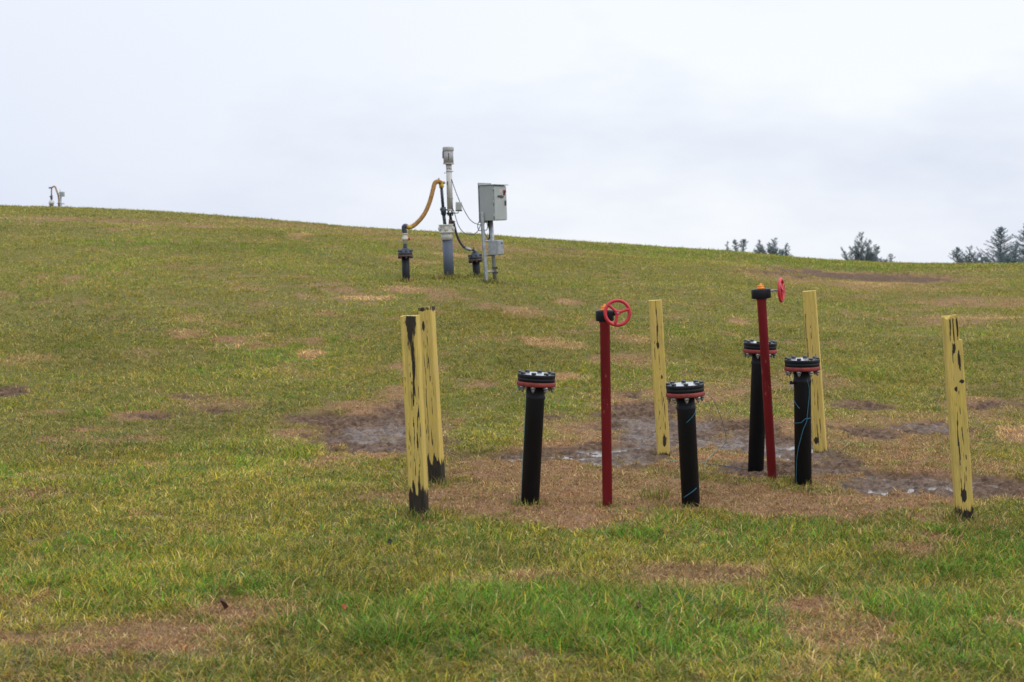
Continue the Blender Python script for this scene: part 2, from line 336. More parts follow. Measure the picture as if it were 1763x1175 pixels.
mg = bpy.data.materials.new('turf_and_mud'); mg.use_nodes = True; t = mg.node_tree; b = t.nodes['Principled BSDF']
geo = N(t, 'ShaderNodeNewGeometry')
def attr(n): a = N(t, 'ShaderNodeAttribute'); a.attribute_name = n; return a.outputs['Fac']
def noise(s, d=6, r=.6):
    n = N(t, 'ShaderNodeTexNoise'); n.inputs['Scale'].default_value = s; n.inputs['Detail'].default_value = d; n.inputs['Roughness'].default_value = r
    L(t, geo.outputs['Position'], n.inputs[0]); return n.outputs[0]
def ramp(f, *st):
    r = N(t, 'ShaderNodeValToRGB'); L(t, f, r.inputs[0]); e = r.color_ramp.elements
    while len(e) < len(st): e.new(.5)
    for k, (p, c) in enumerate(st): e[k].position = p; e[k].color = (*c, 1)
    return r.outputs[0]
def mix(f, a, b_):
    x = N(t, 'ShaderNodeMixRGB')
    L(t, f, x.inputs[0]); L(t, a, x.inputs[1]); L(t, b_, x.inputs[2]); return x.outputs[0]
thatch = ramp(noise(38), (.3, (.065, .062, .017)), (.5, (.140, .125, .034)), (.7, (.24, .19, .07)))
brownc = ramp(noise(45), (.3, (.13, .070, .040)), (.5, (.25, .145, .080)), (.72, (.36, .22, .13)))
mudc = ramp(noise(20, 10, .78), (.34, (.026, .018, .014)), (.5, (.115, .072, .048)), (.66, (.23, .155, .105)))
c_ = mix(attr('brown'), thatch, brownc); c_ = mix(attr('mud'), c_, mudc); L(t, c_, b.inputs['Base Color'])
wetn = N(t, 'ShaderNodeMapRange'); L(t, noise(9, 8, .7), wetn.inputs[0]); wetn.inputs[1].default_value = .44; wetn.inputs[2].default_value = .54; wetn.inputs[3].default_value = .8; wetn.inputs[4].default_value = .12
rg = N(t, 'ShaderNodeMix'); rg.data_type = 'FLOAT'; L(t, attr('wet'), rg.inputs[0]); rg.inputs[2].default_value = .9; L(t, wetn.outputs[0], rg.inputs[3]); L(t, rg.outputs[0], b.inputs['Roughness'])
sp_ = N(t, 'ShaderNodeMath', operation='MULTIPLY_ADD'); L(t, attr('wet'), sp_.inputs[0]); sp_.inputs[1].default_value = .42; sp_.inputs[2].default_value = .08; L(t, sp_.outputs[0], b.inputs['Specular IOR Level'])
bp = N(t, 'ShaderNodeBump'); bp.inputs['Strength'].default_value = .8; bp.inputs['Distance'].default_value = .02; L(t, noise(48, 7, .7), bp.inputs['Height']); L(t, bp.outputs[0], b.inputs['Normal'])
gr = mesh_np('ground', np.stack([GX, GY, GZ], 1), quads, mg, dict(mud=mud, brown=np.clip(brn, 0, 1), wet=np.clip(field('wet', GX, GY, (fbm(GX, GY, .35, 6, 4, .6) - .5) * 1.6), 0, 1) * mud), smooth=True)
tag(gr, kind='structure')

# standing water: one level sheet that shows only where the mud dips below it
mw = bpy.data.materials.new('muddy_water'); mw.use_nodes = True; bw = mw.node_tree.nodes['Principled BSDF']
bw.inputs['Base Color'].default_value = (.14, .12, .10, 1); bw.inputs['Roughness'].default_value = .16; bw.inputs['Specular IOR Level'].default_value = .6
nn = N(mw.node_tree, 'ShaderNodeTexNoise'); nn.inputs['Scale'].default_value = 9; bb = N(mw.node_tree, 'ShaderNodeBump'); bb.inputs['Strength'].default_value = .06; bb.inputs['Distance'].default_value = .01
g2 = N(mw.node_tree, 'ShaderNodeNewGeometry'); L(mw.node_tree, g2.outputs['Position'], nn.inputs[0]); L(mw.node_tree, nn.outputs[0], bb.inputs['Height']); L(mw.node_tree, bb.outputs[0], bw.inputs['Normal'])
wetA = np.clip(field('wet', GX, GY, (fbm(GX, GY, .35, 6, 4, .6) - .5) * 1.2), 0, 1) * mud; WL = float(np.percentile(GZ[(wetA > .45) & (np.hypot(GX, GY) < 13)], 30)); print('water', WL)
gx = np.linspace(-2.2, 3.6, 30); gy = np.linspace(9.3, 13.0, 20); WX, WY = np.meshgrid(gx, gy); wi = (np.arange(19)[:, None] * 30 + np.arange(29)[None]).ravel()
wt = mesh_np('puddle_water', np.stack([WX.ravel(), WY.ravel(), np.full(WX.size, WL)], 1), np.stack([wi, wi + 1, wi + 31, wi + 30], 1), mw)
tag(wt, kind='structure')

# ------------------------------------------------------------------ grass
rng = np.random.default_rng(7)
def grass_band(r0, r1, dens, Lm, W, tuft, umax=.42, lift=1.0):
    a0 = math.atan(umax); area = a0 * (r1 * r1 - r0 * r0); nT = int(area * dens / tuft)
    r = np.sqrt(rng.uniform(r0 * r0, r1 * r1, nT)); a = rng.uniform(-a0, a0, nT)
    tx, ty = r * np.sin(a), r * np.cos(a); th = rng.uniform(0, 2 * np.pi, nT); tl = rng.uniform(.75, 1.3, nT); tcn = rng.uniform(0, 1, nT); tb_ = rng.uniform(.7, 1.3, nT)
    n = nT * tuft; idx = np.repeat(np.arange(nT), tuft)
    sp = rng.normal(0, 1, (n, 2)) * (.016 + .004 * r[idx, None] / 6)
    x = tx[idx] + sp[:, 0]; y = ty[idx] + sp[:, 1]
    mud, brn, grn, drk, yel = masks(x, y)
    keep = rng.uniform(0, 1, n) > mud * 1.15
    hgt = fbm(x, y, .33, 111, 3, .6)
    keep &= rng.uniform(0, 1, n) < (.55 + .9 * hgt)
    x, y, idx, mud, brn, grn, drk, yel, hgt = [q[keep] for q in (x, y, idx, mud, brn, grn, drk, yel, hgt)]; n = len(x)
    sw = straw(x, y); z = full_h(x, y, mud) + .02 * sw * rng.uniform(0, 1, n)
    far_ = float(np.clip((r0 - 8) / 10, 0, 1)); ln = Lm * tl[idx] * rng.uniform(.5, 1.35, n) * (.55 + .9 * hgt) * (1 - .45 * np.clip(brn, 0, 1)) * (1 + .32 * np.clip(grn, 0, 1)) * (1 - .5 * mud)
    ang = th[idx] + rng.normal(0, 1.1, n); ang = np.where(rng.uniform(0, 1, n) < .25, rng.uniform(0, 6.28, n), ang)
    lean = np.clip(rng.normal(1.08, .33, n) + .25 * np.clip(brn, 0, 1) - .12 * np.clip(grn, 0, 1), .1, 1.5)
    droop = rng.uniform(.1, .7, n)
    dx, dy = np.cos(ang), np.sin(ang)
    fa = rng.uniform(0, np.pi, n); px_, py_ = np.cos(fa), np.sin(fa)
    w = W * rng.uniform(.55, 1.4, n) / 2
    m = np.stack([x + dx * np.sin(lean) * ln * .5, y + dy * np.sin(lean) * ln * .5, z + np.cos(lean) * ln * .5], 1)
    l2 = np.clip(lean + droop, 0, 1.9)
    tip = m + np.stack([dx * np.sin(l2) * ln * .5, dy * np.sin(l2) * ln * .5, np.cos(l2) * ln * .5], 1)
    hgtmin = z + .004 + .012 * rng.uniform(0, 1, n); tip[:, 2] = np.maximum(tip[:, 2], hgtmin)
    bz = z - .008
    pw = np.stack([px_ * w, py_ * w, np.zeros(n)], 1)
    B = np.stack([x, y, bz], 1)
    V = np.stack([B - pw, B + pw, m - pw * .8, m + pw * .8, tip], 1).reshape(-1, 3)
    k = np.arange(n)[:, None] * 5
    T = (k[:, :, None] + np.array([[0, 1, 3], [0, 3, 2], [2, 3, 4]])[None]).reshape(-1, 3)
    # blade colour: what each blade is (living green, yellowing, straw, dead brown, clover) or the dark green of painted hill shade
    c_green = np.array([.125, .190, .030]); c_lush = np.array([.120, .265, .022]); c_yel = np.array([.37, .300, .038]); c_straw = np.array([.52, .39, .155]); c_brn = np.array([.335, .195, .100]); c_drk = np.array([.080, .150, .075]); c_rust = np.array([.46, .23, .085])
    wt_ = np.stack([1.75 + 0 * grn, 2.3 * grn, .95 + 1.6 * yel, .44 + .4 * yel, .13 + 0 * grn, .35 + 1.7 * drk, .03 + 0 * grn], 1)
    bb_ = np.clip(brn, 0, 1)[:, None]
    wb = np.stack([.06 + 0 * grn, .06 * grn, .12 + 0 * grn, 1.0 + 0 * grn, 2.4 + 0 * grn, .02 + 0 * grn, .8 + 0 * grn], 1)
    wt_ = wt_ * (1 - bb_) ** 1.3 + wb * bb_ * 1.2
    mm = np.clip(mud, 0, 1)[:, None]; wt_ = wt_ * (1 - mm) + wb * mm
    cw = np.cumsum(wt_, 1); cw /= cw[:, -1:]
    pick = np.clip(.4 * rng.uniform(0, 1, n) + .6 * tcn[idx], 0, .9999)
    pick = (pick - .5) * 1.2 + .5; pick = np.clip(pick, 0, .9999)
    ci = (pick[:, None] > cw).sum(1).clip(0, 6)
    # shuffle colour order so tufts do not always rank the same
    C = np.stack([c_green, c_lush, c_yel, c_straw, c_brn, c_drk, c_rust])[ci]
    ss_ = rng.uniform(0, 1, n) < sw * 1.1; C[ss_] = np.array([.62, .41, .19])
    q_ = 1 - .55 * far_; C = C * ((1 + q_ * rng.uniform(-.6, .6, (n, 1))) * (1 + q_ * (tb_[idx] - 1))[:, None] * (.38 + 1.26 * fbm(x, y, 1.9, 141, 6, .7))[:, None]); C = C * (1 - far_ * .35) + far_ * .35 * C.mean(0) * 1.0; C = C * (1 + .12 * far_) * rng.uniform(.93, 1.07, (n, 3))
    Cv = np.repeat(C[:, None, :], 5, 1); tipdry = (rng.uniform(0, 1, n) < .3)[:, None]
    Cv[:, 4] = np.where(tipdry, c_straw * .9, C); Cv = Cv.reshape(-1, 3)
    return V, T, Cv
def base_tufts(lst):
    Vo, To, Co, o = [], [], [], 0
    for px, py, nb, hgt, rad_ in lst:
        nb = int(nb * 1.6)
        g = ground(px, py); a = rng.uniform(0, 6.28, nb); r = rad_ * (.7 + np.abs(rng.normal(0, .7, nb)))
        x = g.x + np.cos(a) * r; y = g.y + np.sin(a) * r; z = full_h(x, y); ln = hgt * rng.uniform(.4, 1.2, nb)
        dr = rng.uniform(0, 6.28, nb); le = np.abs(rng.normal(.5, .35, nb)); w = rng.uniform(.0015, .0032, nb) * max(1, g.y / 12)
        dx, dy = np.cos(dr), np.sin(dr); m = np.stack([x + dx * np.sin(le) * ln * .5, y + dy * np.sin(le) * ln * .5, z + np.cos(le) * ln * .5], 1)
        l2 = le + rng.uniform(.1, .9, nb); tip = m + np.stack([dx * np.sin(l2), dy * np.sin(l2), np.cos(l2)], 1) * (ln * .5)[:, None]
        fa = rng.uniform(0, 3.14, nb); pw = np.stack([np.cos(fa) * w, np.sin(fa) * w, 0 * w], 1); B = np.stack([x, y, z - .01], 1)
        Vo.append(np.stack([B - pw, B + pw, m - pw * .8, m + pw * .8, tip], 1).reshape(-1, 3))
        k = np.arange(nb)[:, None] * 5 + o; To.append((k[:, :, None] + np.array([[0, 1, 3], [0, 3, 2], [2, 3, 4]])[None]).reshape(-1, 3)); o += nb * 5
        P_ = np.array([[.13, .19, .03], [.35, .30, .05], [.5, .38, .16], [.10, .2, .03], [.34, .2, .1]]); c = P_[rng.integers(0, 5, nb)] * rng.uniform(.6, 1.3, (nb, 1))
        Co.append(np.repeat(c, 5, 0))
    return np.concatenate(Vo), np.concatenate(To), np.concatenate(Co)
bands = [grass_band(4.7, 8.2, 15000, .062, .0040, 12), grass_band(8.2, 12.5, 9500, .050, .0046, 10), grass_band(12.5, 20, 3900, .048, .0065, 8),
         grass_band(20, 36, 1000, .050, .011, 6), grass_band(36, 64, 240, .065, .019, 5),
         base_tufts([(723, 901, 200, .085, .07), (753, 837, 130, .09, .07), (1662, 907, 220, .09, .07), (1143, 783, 40, .05, .07), (1413, 779, 40, .05, .07), (912, 878, 110, .06, .07), (1190, 879, 90, .06, .07), (1046, 880, 60, .055, .045),
         (1130, 862, 70, .12, .05), (1383, 834, 40, .05, .07), (772, 481, 260, .12, .13), (699, 487, 160, .10, .09), (821, 479, 160, .10, .09), (838, 489, 120, .10, .07), (852, 490, 120, .10, .07)])]
off = 0; Vs, Ts, Cs = [], [], []
for V, T, C in bands: Vs.append(V); Ts.append(T + off); Cs.append(C); off += len(V)
print('blades', off // 5)
mgr = bpy.data.materials.new('grass_blade'); mgr.use_nodes = True; t = mgr.node_tree; b = t.nodes['Principled BSDF']
a_ = N(t, 'ShaderNodeAttribute'); a_.attribute_name = 'blade'; L(t, a_.outputs['Color'], b.inputs['Base Color']); b.inputs['Roughness'].default_value = .6; b.inputs['Specular IOR Level'].default_value = .12
tr = N(t, 'ShaderNodeBsdfTranslucent'); L(t, a_.outputs['Color'], tr.inputs[0]); ms = N(t, 'ShaderNodeMixShader'); ms.inputs[0].default_value = .28
L(t, b.outputs[0], ms.inputs[1]); L(t, tr.outputs[0], ms.inputs[2]); L(t, ms.outputs[0], t.nodes['Material Output'].inputs[0])
gs = mesh_np('grass', np.concatenate(Vs), np.concatenate(Ts), mgr, cols=dict(blade=np.concatenate(Cs)))
tag(gs, 'short mown turf of green, yellow and straw brown blades covering the slope', 'grass', kind='stuff')
del Vs, Ts, Cs, bands

# ------------------------------------------------------------------ yellow timber posts
def post_mat():
    m = bpy.data.materials.new('worn_yellow_paint_on_timber'); m.use_nodes = True; t = m.node_tree; b = t.nodes['Principled BSDF']
    tc_ = N(t, 'ShaderNodeTexCoord'); oi = N(t, 'ShaderNodeObjectInfo')
    add = N(t, 'ShaderNodeVectorMath', operation='ADD'); L(t, tc_.outputs['Object'], add.inputs[0]); L(t, oi.outputs['Location'], add.inputs[1])
    mp_ = N(t, 'ShaderNodeMapping'); mp_.inputs['Scale'].default_value = (1, 1, .07); L(t, add.outputs[0], mp_.inputs[0])
    n_ = N(t, 'ShaderNodeTexNoise'); n_.inputs['Scale'].default_value = 150; n_.inputs['Detail'].default_value = 5; n_.inputs['Roughness'].default_value = .6; L(t, mp_.outputs[0], n_.inputs[0])
    n2 = N(t, 'ShaderNodeTexNoise'); n2.inputs['Scale'].default_value = 6; n2.inputs['Detail'].default_value = 4; L(t, add.outputs[0], n2.inputs[0])
    at_ = N(t, 'ShaderNodeAttribute'); at_.attribute_name = 'peel'
    s = N(t, 'ShaderNodeMath', operation='MULTIPLY_ADD'); L(t, n_.outputs[0], s.inputs[0]); s.inputs[1].default_value = .75; L(t, at_.outputs['Fac'], s.inputs[2])
    s2 = N(t, 'ShaderNodeMath', operation='MULTIPLY_ADD'); L(t, n2.outputs[0], s2.inputs[0]); s2.inputs[1].default_value = .28; L(t, s.outputs[0], s2.inputs[2])
    q = N(t, 'ShaderNodeMapRange'); q.inputs[1].default_value = .64; q.inputs[2].default_value = .82; L(t, s2.outputs[0], q.inputs[0])
    yr = N(t, 'ShaderNodeValToRGB'); L(t, n_.outputs[0], yr.inputs[0]); e = yr.color_ramp.elements
    e[0].position = .3; e[0].color = (.66, .50, .090, 1); e[1].position = .62; e[1].color = (.48, .345, .070, 1)
    fd = N(t, 'ShaderNodeMixRGB'); L(t, n2.outputs[0], fd.inputs[0]); L(t, yr.outputs[0], fd.inputs[1]); fd.inputs[2].default_value = (.50, .365, .12, 1)
    gm = N(t, 'ShaderNodeMapping'); gm.inputs['Scale'].default_value = (1, 1, .10); L(t, add.outputs[0], gm.inputs[0])
    g3 = N(t, 'ShaderNodeTexNoise'); g3.inputs['Scale'].default_value = 38; g3.inputs['Detail'].default_value = 6; g3.inputs['Roughness'].default_value = .7; L(t, gm.outputs[0], g3.inputs[0])
    g4 = N(t, 'ShaderNodeMapRange'); g4.inputs[1].default_value = .46; g4.inputs[2].default_value = .72; g4.inputs[4].default_value = .45; L(t, g3.outputs[0], g4.inputs[0])
    g5 = N(t, 'ShaderNodeMixRGB'); L(t, g4.outputs[0], g5.inputs[0]); L(t, fd.outputs[0], g5.inputs[1]); g5.inputs[2].default_value = (.22, .165, .06, 1)
    wr = N(t, 'ShaderNodeValToRGB'); L(t, n_.outputs[0], wr.inputs[0]); e = wr.color_ramp.elements
    e[0].position = .3; e[0].color = (.010, .008, .006, 1); e[1].position = .7; e[1].color = (.040, .030, .020, 1)
    x_ = N(t, 'ShaderNodeMixRGB'); L(t, q.outputs[0], x_.inputs[0]); L(t, g5.outputs[0], x_.inputs[1]); L(t, wr.outputs[0], x_.inputs[2]); L(t, x_.outputs[0], b.inputs['Base Color'])
    b.inputs['Roughness'].default_value = .7; b.inputs['Specular IOR Level'].default_value = .3
    bp = N(t, 'ShaderNodeBump'); bp.inputs['Strength'].default_value = .35; bp.inputs['Distance'].default_value = .006; bp.invert = True; L(t, s2.outputs[0], bp.inputs['Height']); L(t, bp.outputs[0], b.inputs['Normal'])
    return m
M_post = post_mat()
def post(base_px, top_px, w, rz, label, streaks, base_dark, top_dark, seed, jag=.007, notch=None, cracks=9):
    """streaks: (lateral -1..1, z0, z1 as fractions of height, half width, depth) of bare cracked wood on the front face"""
    g = ground(*base_px); g.z -= .01
    tp = at(top_px[0], top_px[1], g.y)
    H = (tp - g).length; n = 24; NZ = 260
    zz = np.linspace(-.14, H, NZ); per = []
    for fce in range(4):
        for i in range(n): per.append((fce, -1 + 2 * i / n))
    V = []; peel = []; rs = random.Random(seed)
    streaks = list(streaks) + [(rs.uniform(-.92, .92), z_, z_ + rs.uniform(.03, .22), rs.uniform(.02, .045), .012) for z_ in [rs.uniform(.05, .85) for _ in range(cracks)]]
    A_ = np.array(per); npz = len(per)
    side = [(lambda a: (a, -1)), (lambda a: (1, a)), (lambda a: (-a, 1)), (lambda a: (-1, -a))]
    lat = np.arange(npz) * w / n
    for k, z in enumerate(zz):
        fr = z / H
        groove = (fbm(lat + seed, np.full(npz, z * .06 + seed), .012, seed, 3) - .5) * .006
        pn = fbm(lat * 1.0 + seed * 3, np.full(npz, z * .35), .03, seed + 5, 4, .6); pf_ = fbm(lat * 1.0 + seed * 7, np.full(npz, z * .12), .012, seed + 9, 3, .6)
        for j, (fc, a) in enumerate(per):
            X, Y_ = side[fc](a); rr_ = 1 - .035 * (abs(a) > .9)
            s_ = 1 + groove[j] * .7 / (w / 2)
            zt = z
            if k > NZ - 6: zt = z - jag * 2.2 * pf_[j] ** 2 * (1 if fc in (0, 2) else .6) * (k - NZ + 6) / 5
            pe = 0.
            bl = base_dark * (.62 + .8 * pf_[j]) + .004
            if z < bl: pe += .60
            elif z < bl + .05: pe += .35 * (1 - (z - bl) / .05)
            if top_dark and z > H - top_dark * (.5 + pn[j]): pe += .35
            if fc == 0:
                for la, z0, z1, hw, dp in streaks:
                    if z0 < fr < z1:
                        tt = (fr - z0) / (z1 - z0); ww = hw * (1 - abs(2 * tt - 1) ** 2.2) * (.25 + 1.5 * pf_[j])
                        d = abs(a - la - .06 * math.sin(fr * 9 + seed) - .05 * math.sin(fr * 31 + la * 9))
                        if d < ww: pe += .52 * (1 - .5 * d / ww); s_ -= dp * (1 - d / ww)
            pe += (pn[j] - .5) * .30 - .03
            if notch and fc in (0, 1) and X > 0.55 and fr > notch: X = .62 if X > .62 else X
            V.append((X * w / 2 * rr_ * s_, Y_ * w / 2 * rr_ * s_, zt)); peel.append(pe)
    Q = []
    for k in range(NZ - 1):
        for j in range(npz):
            j2 = (j + 1) % npz; Q.append((k * npz + j, k * npz + j2, (k + 1) * npz + j2, (k + 1) * npz + j))
    # end grain cap: fan as quads towards centre
    c0 = len(V); V.append((0, 0, H - .004)); peel.append(.12)
    top = (NZ - 1) * npz
    for j in range(0, npz, 2): Q.append((top + j, top + (j + 1) % npz, top + (j + 2) % npz, c0))
    o = mesh_np('timber_post', V, Q, M_post, dict(peel=peel), smooth=False)
    o.matrix_world = lean_matrix(g, tp, rz)
    return tag(o, label, 'post', 'yellow posts round the valve pipes')
post((723, 899), (706, 543), .100, math.radians(-9), 'yellow timber post with black bare wood at its top, nearest on the left',
     [(.30, .68, 1.30, .50, .02), (.10, .88, 1.20, .75, 0), (.35, .60, .80, .16, .01), (.1, .55, .66, .08, .02), (.45, .3, .6, .05, .02), (.0, .2, .5, .05, .02), (-.25, .15, .22, .2, .01), (.4, .35, .42, .1, 0), (.5, .12, .3, .08, .01), (-.1, .45, .8, .04, .02), (.75, .4, .7, .06, .02)], .18, 0, 3)
post((753, 836), (734, 528), .094, math.radians(-14), 'yellow timber post standing just behind the black topped one on the left',
     [(-.3, .86, .93, .25, .01), (.1, .55, .85, .05, .02), (.3, .3, .55, .04, .02), (-.5, .2, .9, .05, .02), (.55, .5, .6, .06, 0), (.1, .1, .2, .15, .01)], .16, .03, 8)
post((1143, 786), (1128, 517), .098, math.radians(-7), 'yellow timber post with one long dark crack from its top, in the muddy patch',
     [(.05, .73, 1.01, .13, .05), (.1, .69, .745, .26, .03), (.2, .1, .6, .04, .03), (.5, .12, .45, .04, .03), (.4, .50, .53, .22, .02), (-.3, .15, .4, .03, .02), (.25, .07, .15, .6, 0)], .02, 0, 12, jag=.002, cracks=3)
post((1413, 782), (1393, 501), .098, math.radians(-16), 'plain yellow timber post leaning left behind the right black pipe',
     [(.2, .25, .45, .07, .02), (-.1, .05, .2, .06, .01), (.3, .1, .25, .05, .01), (-.4, .07, .12, .4, 0), (.0, .6, .8, .03, .02), (-.75, .4, .95, .06, .02)], .025, .0, 17, jag=.003, cracks=4)
post((1662, 905), (1637, 542), .099, math.radians(-8), 'yellow timber post with a split jagged top, farthest right',
     [(.05, .84, 1.01, .1, .04), (.45, .88, 1.01, .12, .04), (-.35, .88, 1.01, .07, .03), (.0, .82, .87, .2, .01), (.55, .74, .84, .15, .02), (.6, .68, .7, .3, 0), (-.1, .64, .67, .25, 0), (.2, .38, .5, .07, .02), (-.3, .3, .52, .09, .02), (.1, .15, .3, .06, .02), (.05, .12, .19, .35, .01), (-.2, .1, .25, .05, .01)], .10, .0, 23, jag=.03, notch=.88)

# ------------------------------------------------------------------ flanged black pipes
def blind_riser(base_px, top_px, label, rz, D=.24, pr=.057):
    g = ground(*base_px); tp = at(top_px[0], top_px[1], g.y + .0); H = (tp - g).length
    M = lean_matrix(g, tp, rz); e = empty('capped_riser', M, label, 'pipe', 'capped black riser pipes')
    m = MB(); m.lathe([(pr, -.15), (pr, H - .16), (pr + .004, H - .155), (pr + .004, H - .14), (pr, H - .135), (pr, H - .04)], n=36); m.build('pipe', M_hdpe, e)
    R_ = D / 2
    m = MB(); m.lathe([(R_ * .9, H - .0465), (R_ * .97, H - .0455), (R_ * .975, H - .027), (R_ * .965, H - .025), (R_ * .965, H - .023), (R_ * .985, H - .021), (R_ * .99, H - .005), (R_ * .975, H)], n=64); bf = m.build('blind_flange', M_hdpe_wet, e)
    m = MB(); m.lathe([(R_ * .95, H + .0006), (R_ * .945, H + .0016)], n=64); m.build('wet_film_painted_sheen', M_film, bf)
    m = MB(); m.lathe([(pr + .003, H - .074), (R_ * .98, H - .074), (R_ * 1.01, H - .070), (R_ * 1.01, H - .051), (R_ * .98, H - .047), (pr + .003, H - .047)], n=64, cap=False); m.build('backing_ring', M_ring, e)
    for i in range(8):
        a = 2 * math.pi * (i + .5) / 8; c = Vector((math.cos(a), math.sin(a), 0)) * (R_ * .855)
        m = MB(); m.lathe([(.0155, H + .002), (.0155, H + .012), (.013, H + .015)], Matrix.Translation(c) @ Matrix.Rotation(i, 4, 'Z'), 6)
        m.build('bolt_head', M_boltb, e)
        m = MB(); m.lathe([(.016, H - .089), (.017, H - .0745)], Matrix.Translation(c), 6); m.build('bolt_nut', M_bolt, e)
        m = MB(); m.lathe([(.003, H - .112), (.0095, H - .100), (.011, H - .0895)], Matrix.Translation(c), 10); m.build('bolt_end', M_bolt, e)
    return e, M, H
e1, Mr1, Hr1 = blind_riser((912, 876), (924, 644), 'black capped pipe leaning right, leftmost of the four, with a red flange ring', .2)
e2, Mr2, Hr2 = blind_riser((1190, 877), (1179, 662), 'black capped pipe in front centre with two blue twine marks, beside the red stem', .35)
e3, Mr3, Hr3 = blind_riser((1301, 813), (1309, 590), 'black capped pipe half hidden behind the right red valve stem', .1)
e4, Mr4, Hr4 = blind_riser((1383, 838), (1381, 619), 'black capped pipe wrapped with blue twine, rightmost of the four', .0)

inv4 = Mr4.inverted(); m = MB(); a0 = Vector((-.055, -.02, Hr4 - .16)); m.cyl(a0, a0 + Vector((-.030, -.008, .004)), .008, n=10); m.cyl(a0 + Vector((-.026, -.008, -.004)), a0 + Vector((-.028, -.008, .016)), .010, n=10); m.build('tap', M_hdpe, e4)
m = MB(); m.cyl(a0 + Vector((-.018, -.006, -.036)), a0 + Vector((-.020, -.006, -.008)), .008, n=10); m.build('tap_tip', M_box, e4)
m = MB(); m.cyl(Vector((.008, -.0565, Hr3 - .178)), Vector((.008, -.060, Hr3 - .178)), .011, n=14); m.build('tag', M_box, e3)
# ------------------------------------------------------------------ red valve stems with gear box and handwheel
def valve_stem(base_px, top_px, bw, bh, wheel_px, wheel_dy, wheel_n, label, spin, clean):
    g = ground(*base_px); tp = at(top_px[0], top_px[1], g.y); H = (tp - g).length
    M = lean_matrix(g, tp); inv = M.inverted()
    e = empty('valve_stem', M, label, 'valve', 'red valve stems')
    m = MB(); m.lathe([(.031, -.15), (.031, H - bh - .012), (.037, H - bh - .010), (.037, H - bh)], n=28); m.build('stem_pipe', M_red, e)
    m = MB(); R_ = bw / 2; m.lathe([(R_ * .93, H - bh + .001), (R_, H - bh + .006), (R_, H - .006), (R_ * .96, H)], n=40); gb = m.build('gear_box', M_hdpe_wet, e)
    for i in range(4):
        a = i * math.pi / 2 + .6; c = Vector((math.cos(a), math.sin(a), 0)) * R_ * .8
        m = MB(); m.lathe([(.006, H + .001), (.006, H + .006)], Matrix.Translation(c), 6); m.build('screw', M_bolt, gb)
    m = MB(); rs = random.Random(4)
    m.lathe([(.026, H + .001), (.027, H + .007), (.018, H + .012), (.010, H + .015), (.009, H + .034), (.003, H + .040)], n=14)
    for a in (.4, 2.6, 4.4): m.box((math.cos(a) * .015, math.sin(a) * .015, H + .016), (.02, .009, .022), Matrix(), .003)
    m.build('position_cap', M_orange, e)
    # handwheel
    wc = inv @ (at(wheel_px[0], wheel_px[1], g.y + wheel_dy)); nrm = (inv.to_3x3() @ Vector(wheel_n)).normalized()
    start = Vector((0, 0, H - bh * .5)); hub = wc
    W = Matrix.Translation(wc) @ nrm.to_track_quat('Z', 'Y').to_matrix().to_4x4() @ Matrix.Rotation(spin, 4, 'Z')
    d = nrm * nrm.dot(start - wc) ; foot = wc + d     # shaft runs along the wheel axis to the side of the box
    m = MB(); m.cyl(wc + nrm * -.01, foot, .007, n=14); m.build('shaft', M_bolt, e)
    m = MB(); m.cyl(foot - nrm * .012, foot + nrm * .03, .017, n=18)
    if (foot - start).length > .01: m.cyl(start, foot, .014, n=12)
    m.build('shaft_housing', M_hdpe, e)
    m = MB(); Rw = .0755; m.torus(Rw, .0108, W, 48, 12); hw = m.build('handwheel', M_wheel, e)
    m = MB(); m.lathe([(.013, -.012), (.016, -.008), (.016, .010), (.012, .014)], W, 20); m.build('hub', M_wheel, hw)
    for k in range(3):
        a = k * 2 * math.pi / 3; dr = Vector((math.cos(a), math.sin(a), 0))
        pts = [W @ (dr * r_ + Vector((0, 0, .003 * math.sin(r_ * 40)))) for r_ in np.linspace(.010, Rw - .003, 7)]
        m = MB(); m.tube(pts, lambda s: .0112 - .0025 * math.sin(s * math.pi), 10); m.build('spoke', M_wheel, hw)
    m = MB(); m.lathe([(.006, .0145), (.006, .020)], W, 6); m.build('nut', M_bolt, hw)
valve_stem((1046, 879), (1041, 535), .112, .066, (1063, 539), -.10, (.10, -.99, .06), 'dark red valve stem with its round handwheel facing the camera', .3, True)
valve_stem((1330, 830), (1310, 498), .133, .066, (1345, 500), -.045, (.93, -.36, .05), 'dark red valve stem with its handwheel turned edge on, on the right', .6, True)

# ------------------------------------------------------------------ twine
def twine(ptsw, r, mat, label, k=10):
    base = Vector(ptsw[0]); m = MB(); pts = catmull(ptsw, k); m.tube([p - base for p in pts], r, 5)
    o = m.build('twine', mat); o.location = base
    return tag(o, label, 'twine', 'twine on the black pipes')
def on_pipe(M, pts, pr=.0595):   # (angle deg measured from the camera side, height) on a pipe's surface
    o = []
    for a, z in pts:
        a = math.radians(a - 90); o.append(M @ Matrix.Rotation(0, 4, 'Z') @ Vector((math.cos(a) * pr, math.sin(a) * pr, z)))
    return o
Mr2n = Mr2 @ Matrix.Rotation(-.35, 4, 'Z'); Mr1n = Mr1 @ Matrix.Rotation(-.2, 4, 'Z')
def wrap(a0, z0, a1, z1, n=16): return [(a0 + (a1 - a0) * i / n, z0 + (z1 - z0) * i / n) for i in range(n + 1)]
twine(on_pipe(Mr4, wrap(20, Hr4 - .13, 38, Hr4 - .20, 3) + wrap(36, Hr4 - .25, 14, Hr4 - .42, 4) + wrap(-8, Hr4 - .47, -42, Hr4 - .60, 5) + wrap(-56, Hr4 - .68, -66, .0, 6)), .0030, M_twine, 'blue twine running down the rightmost black pipe in a long curve', 4)
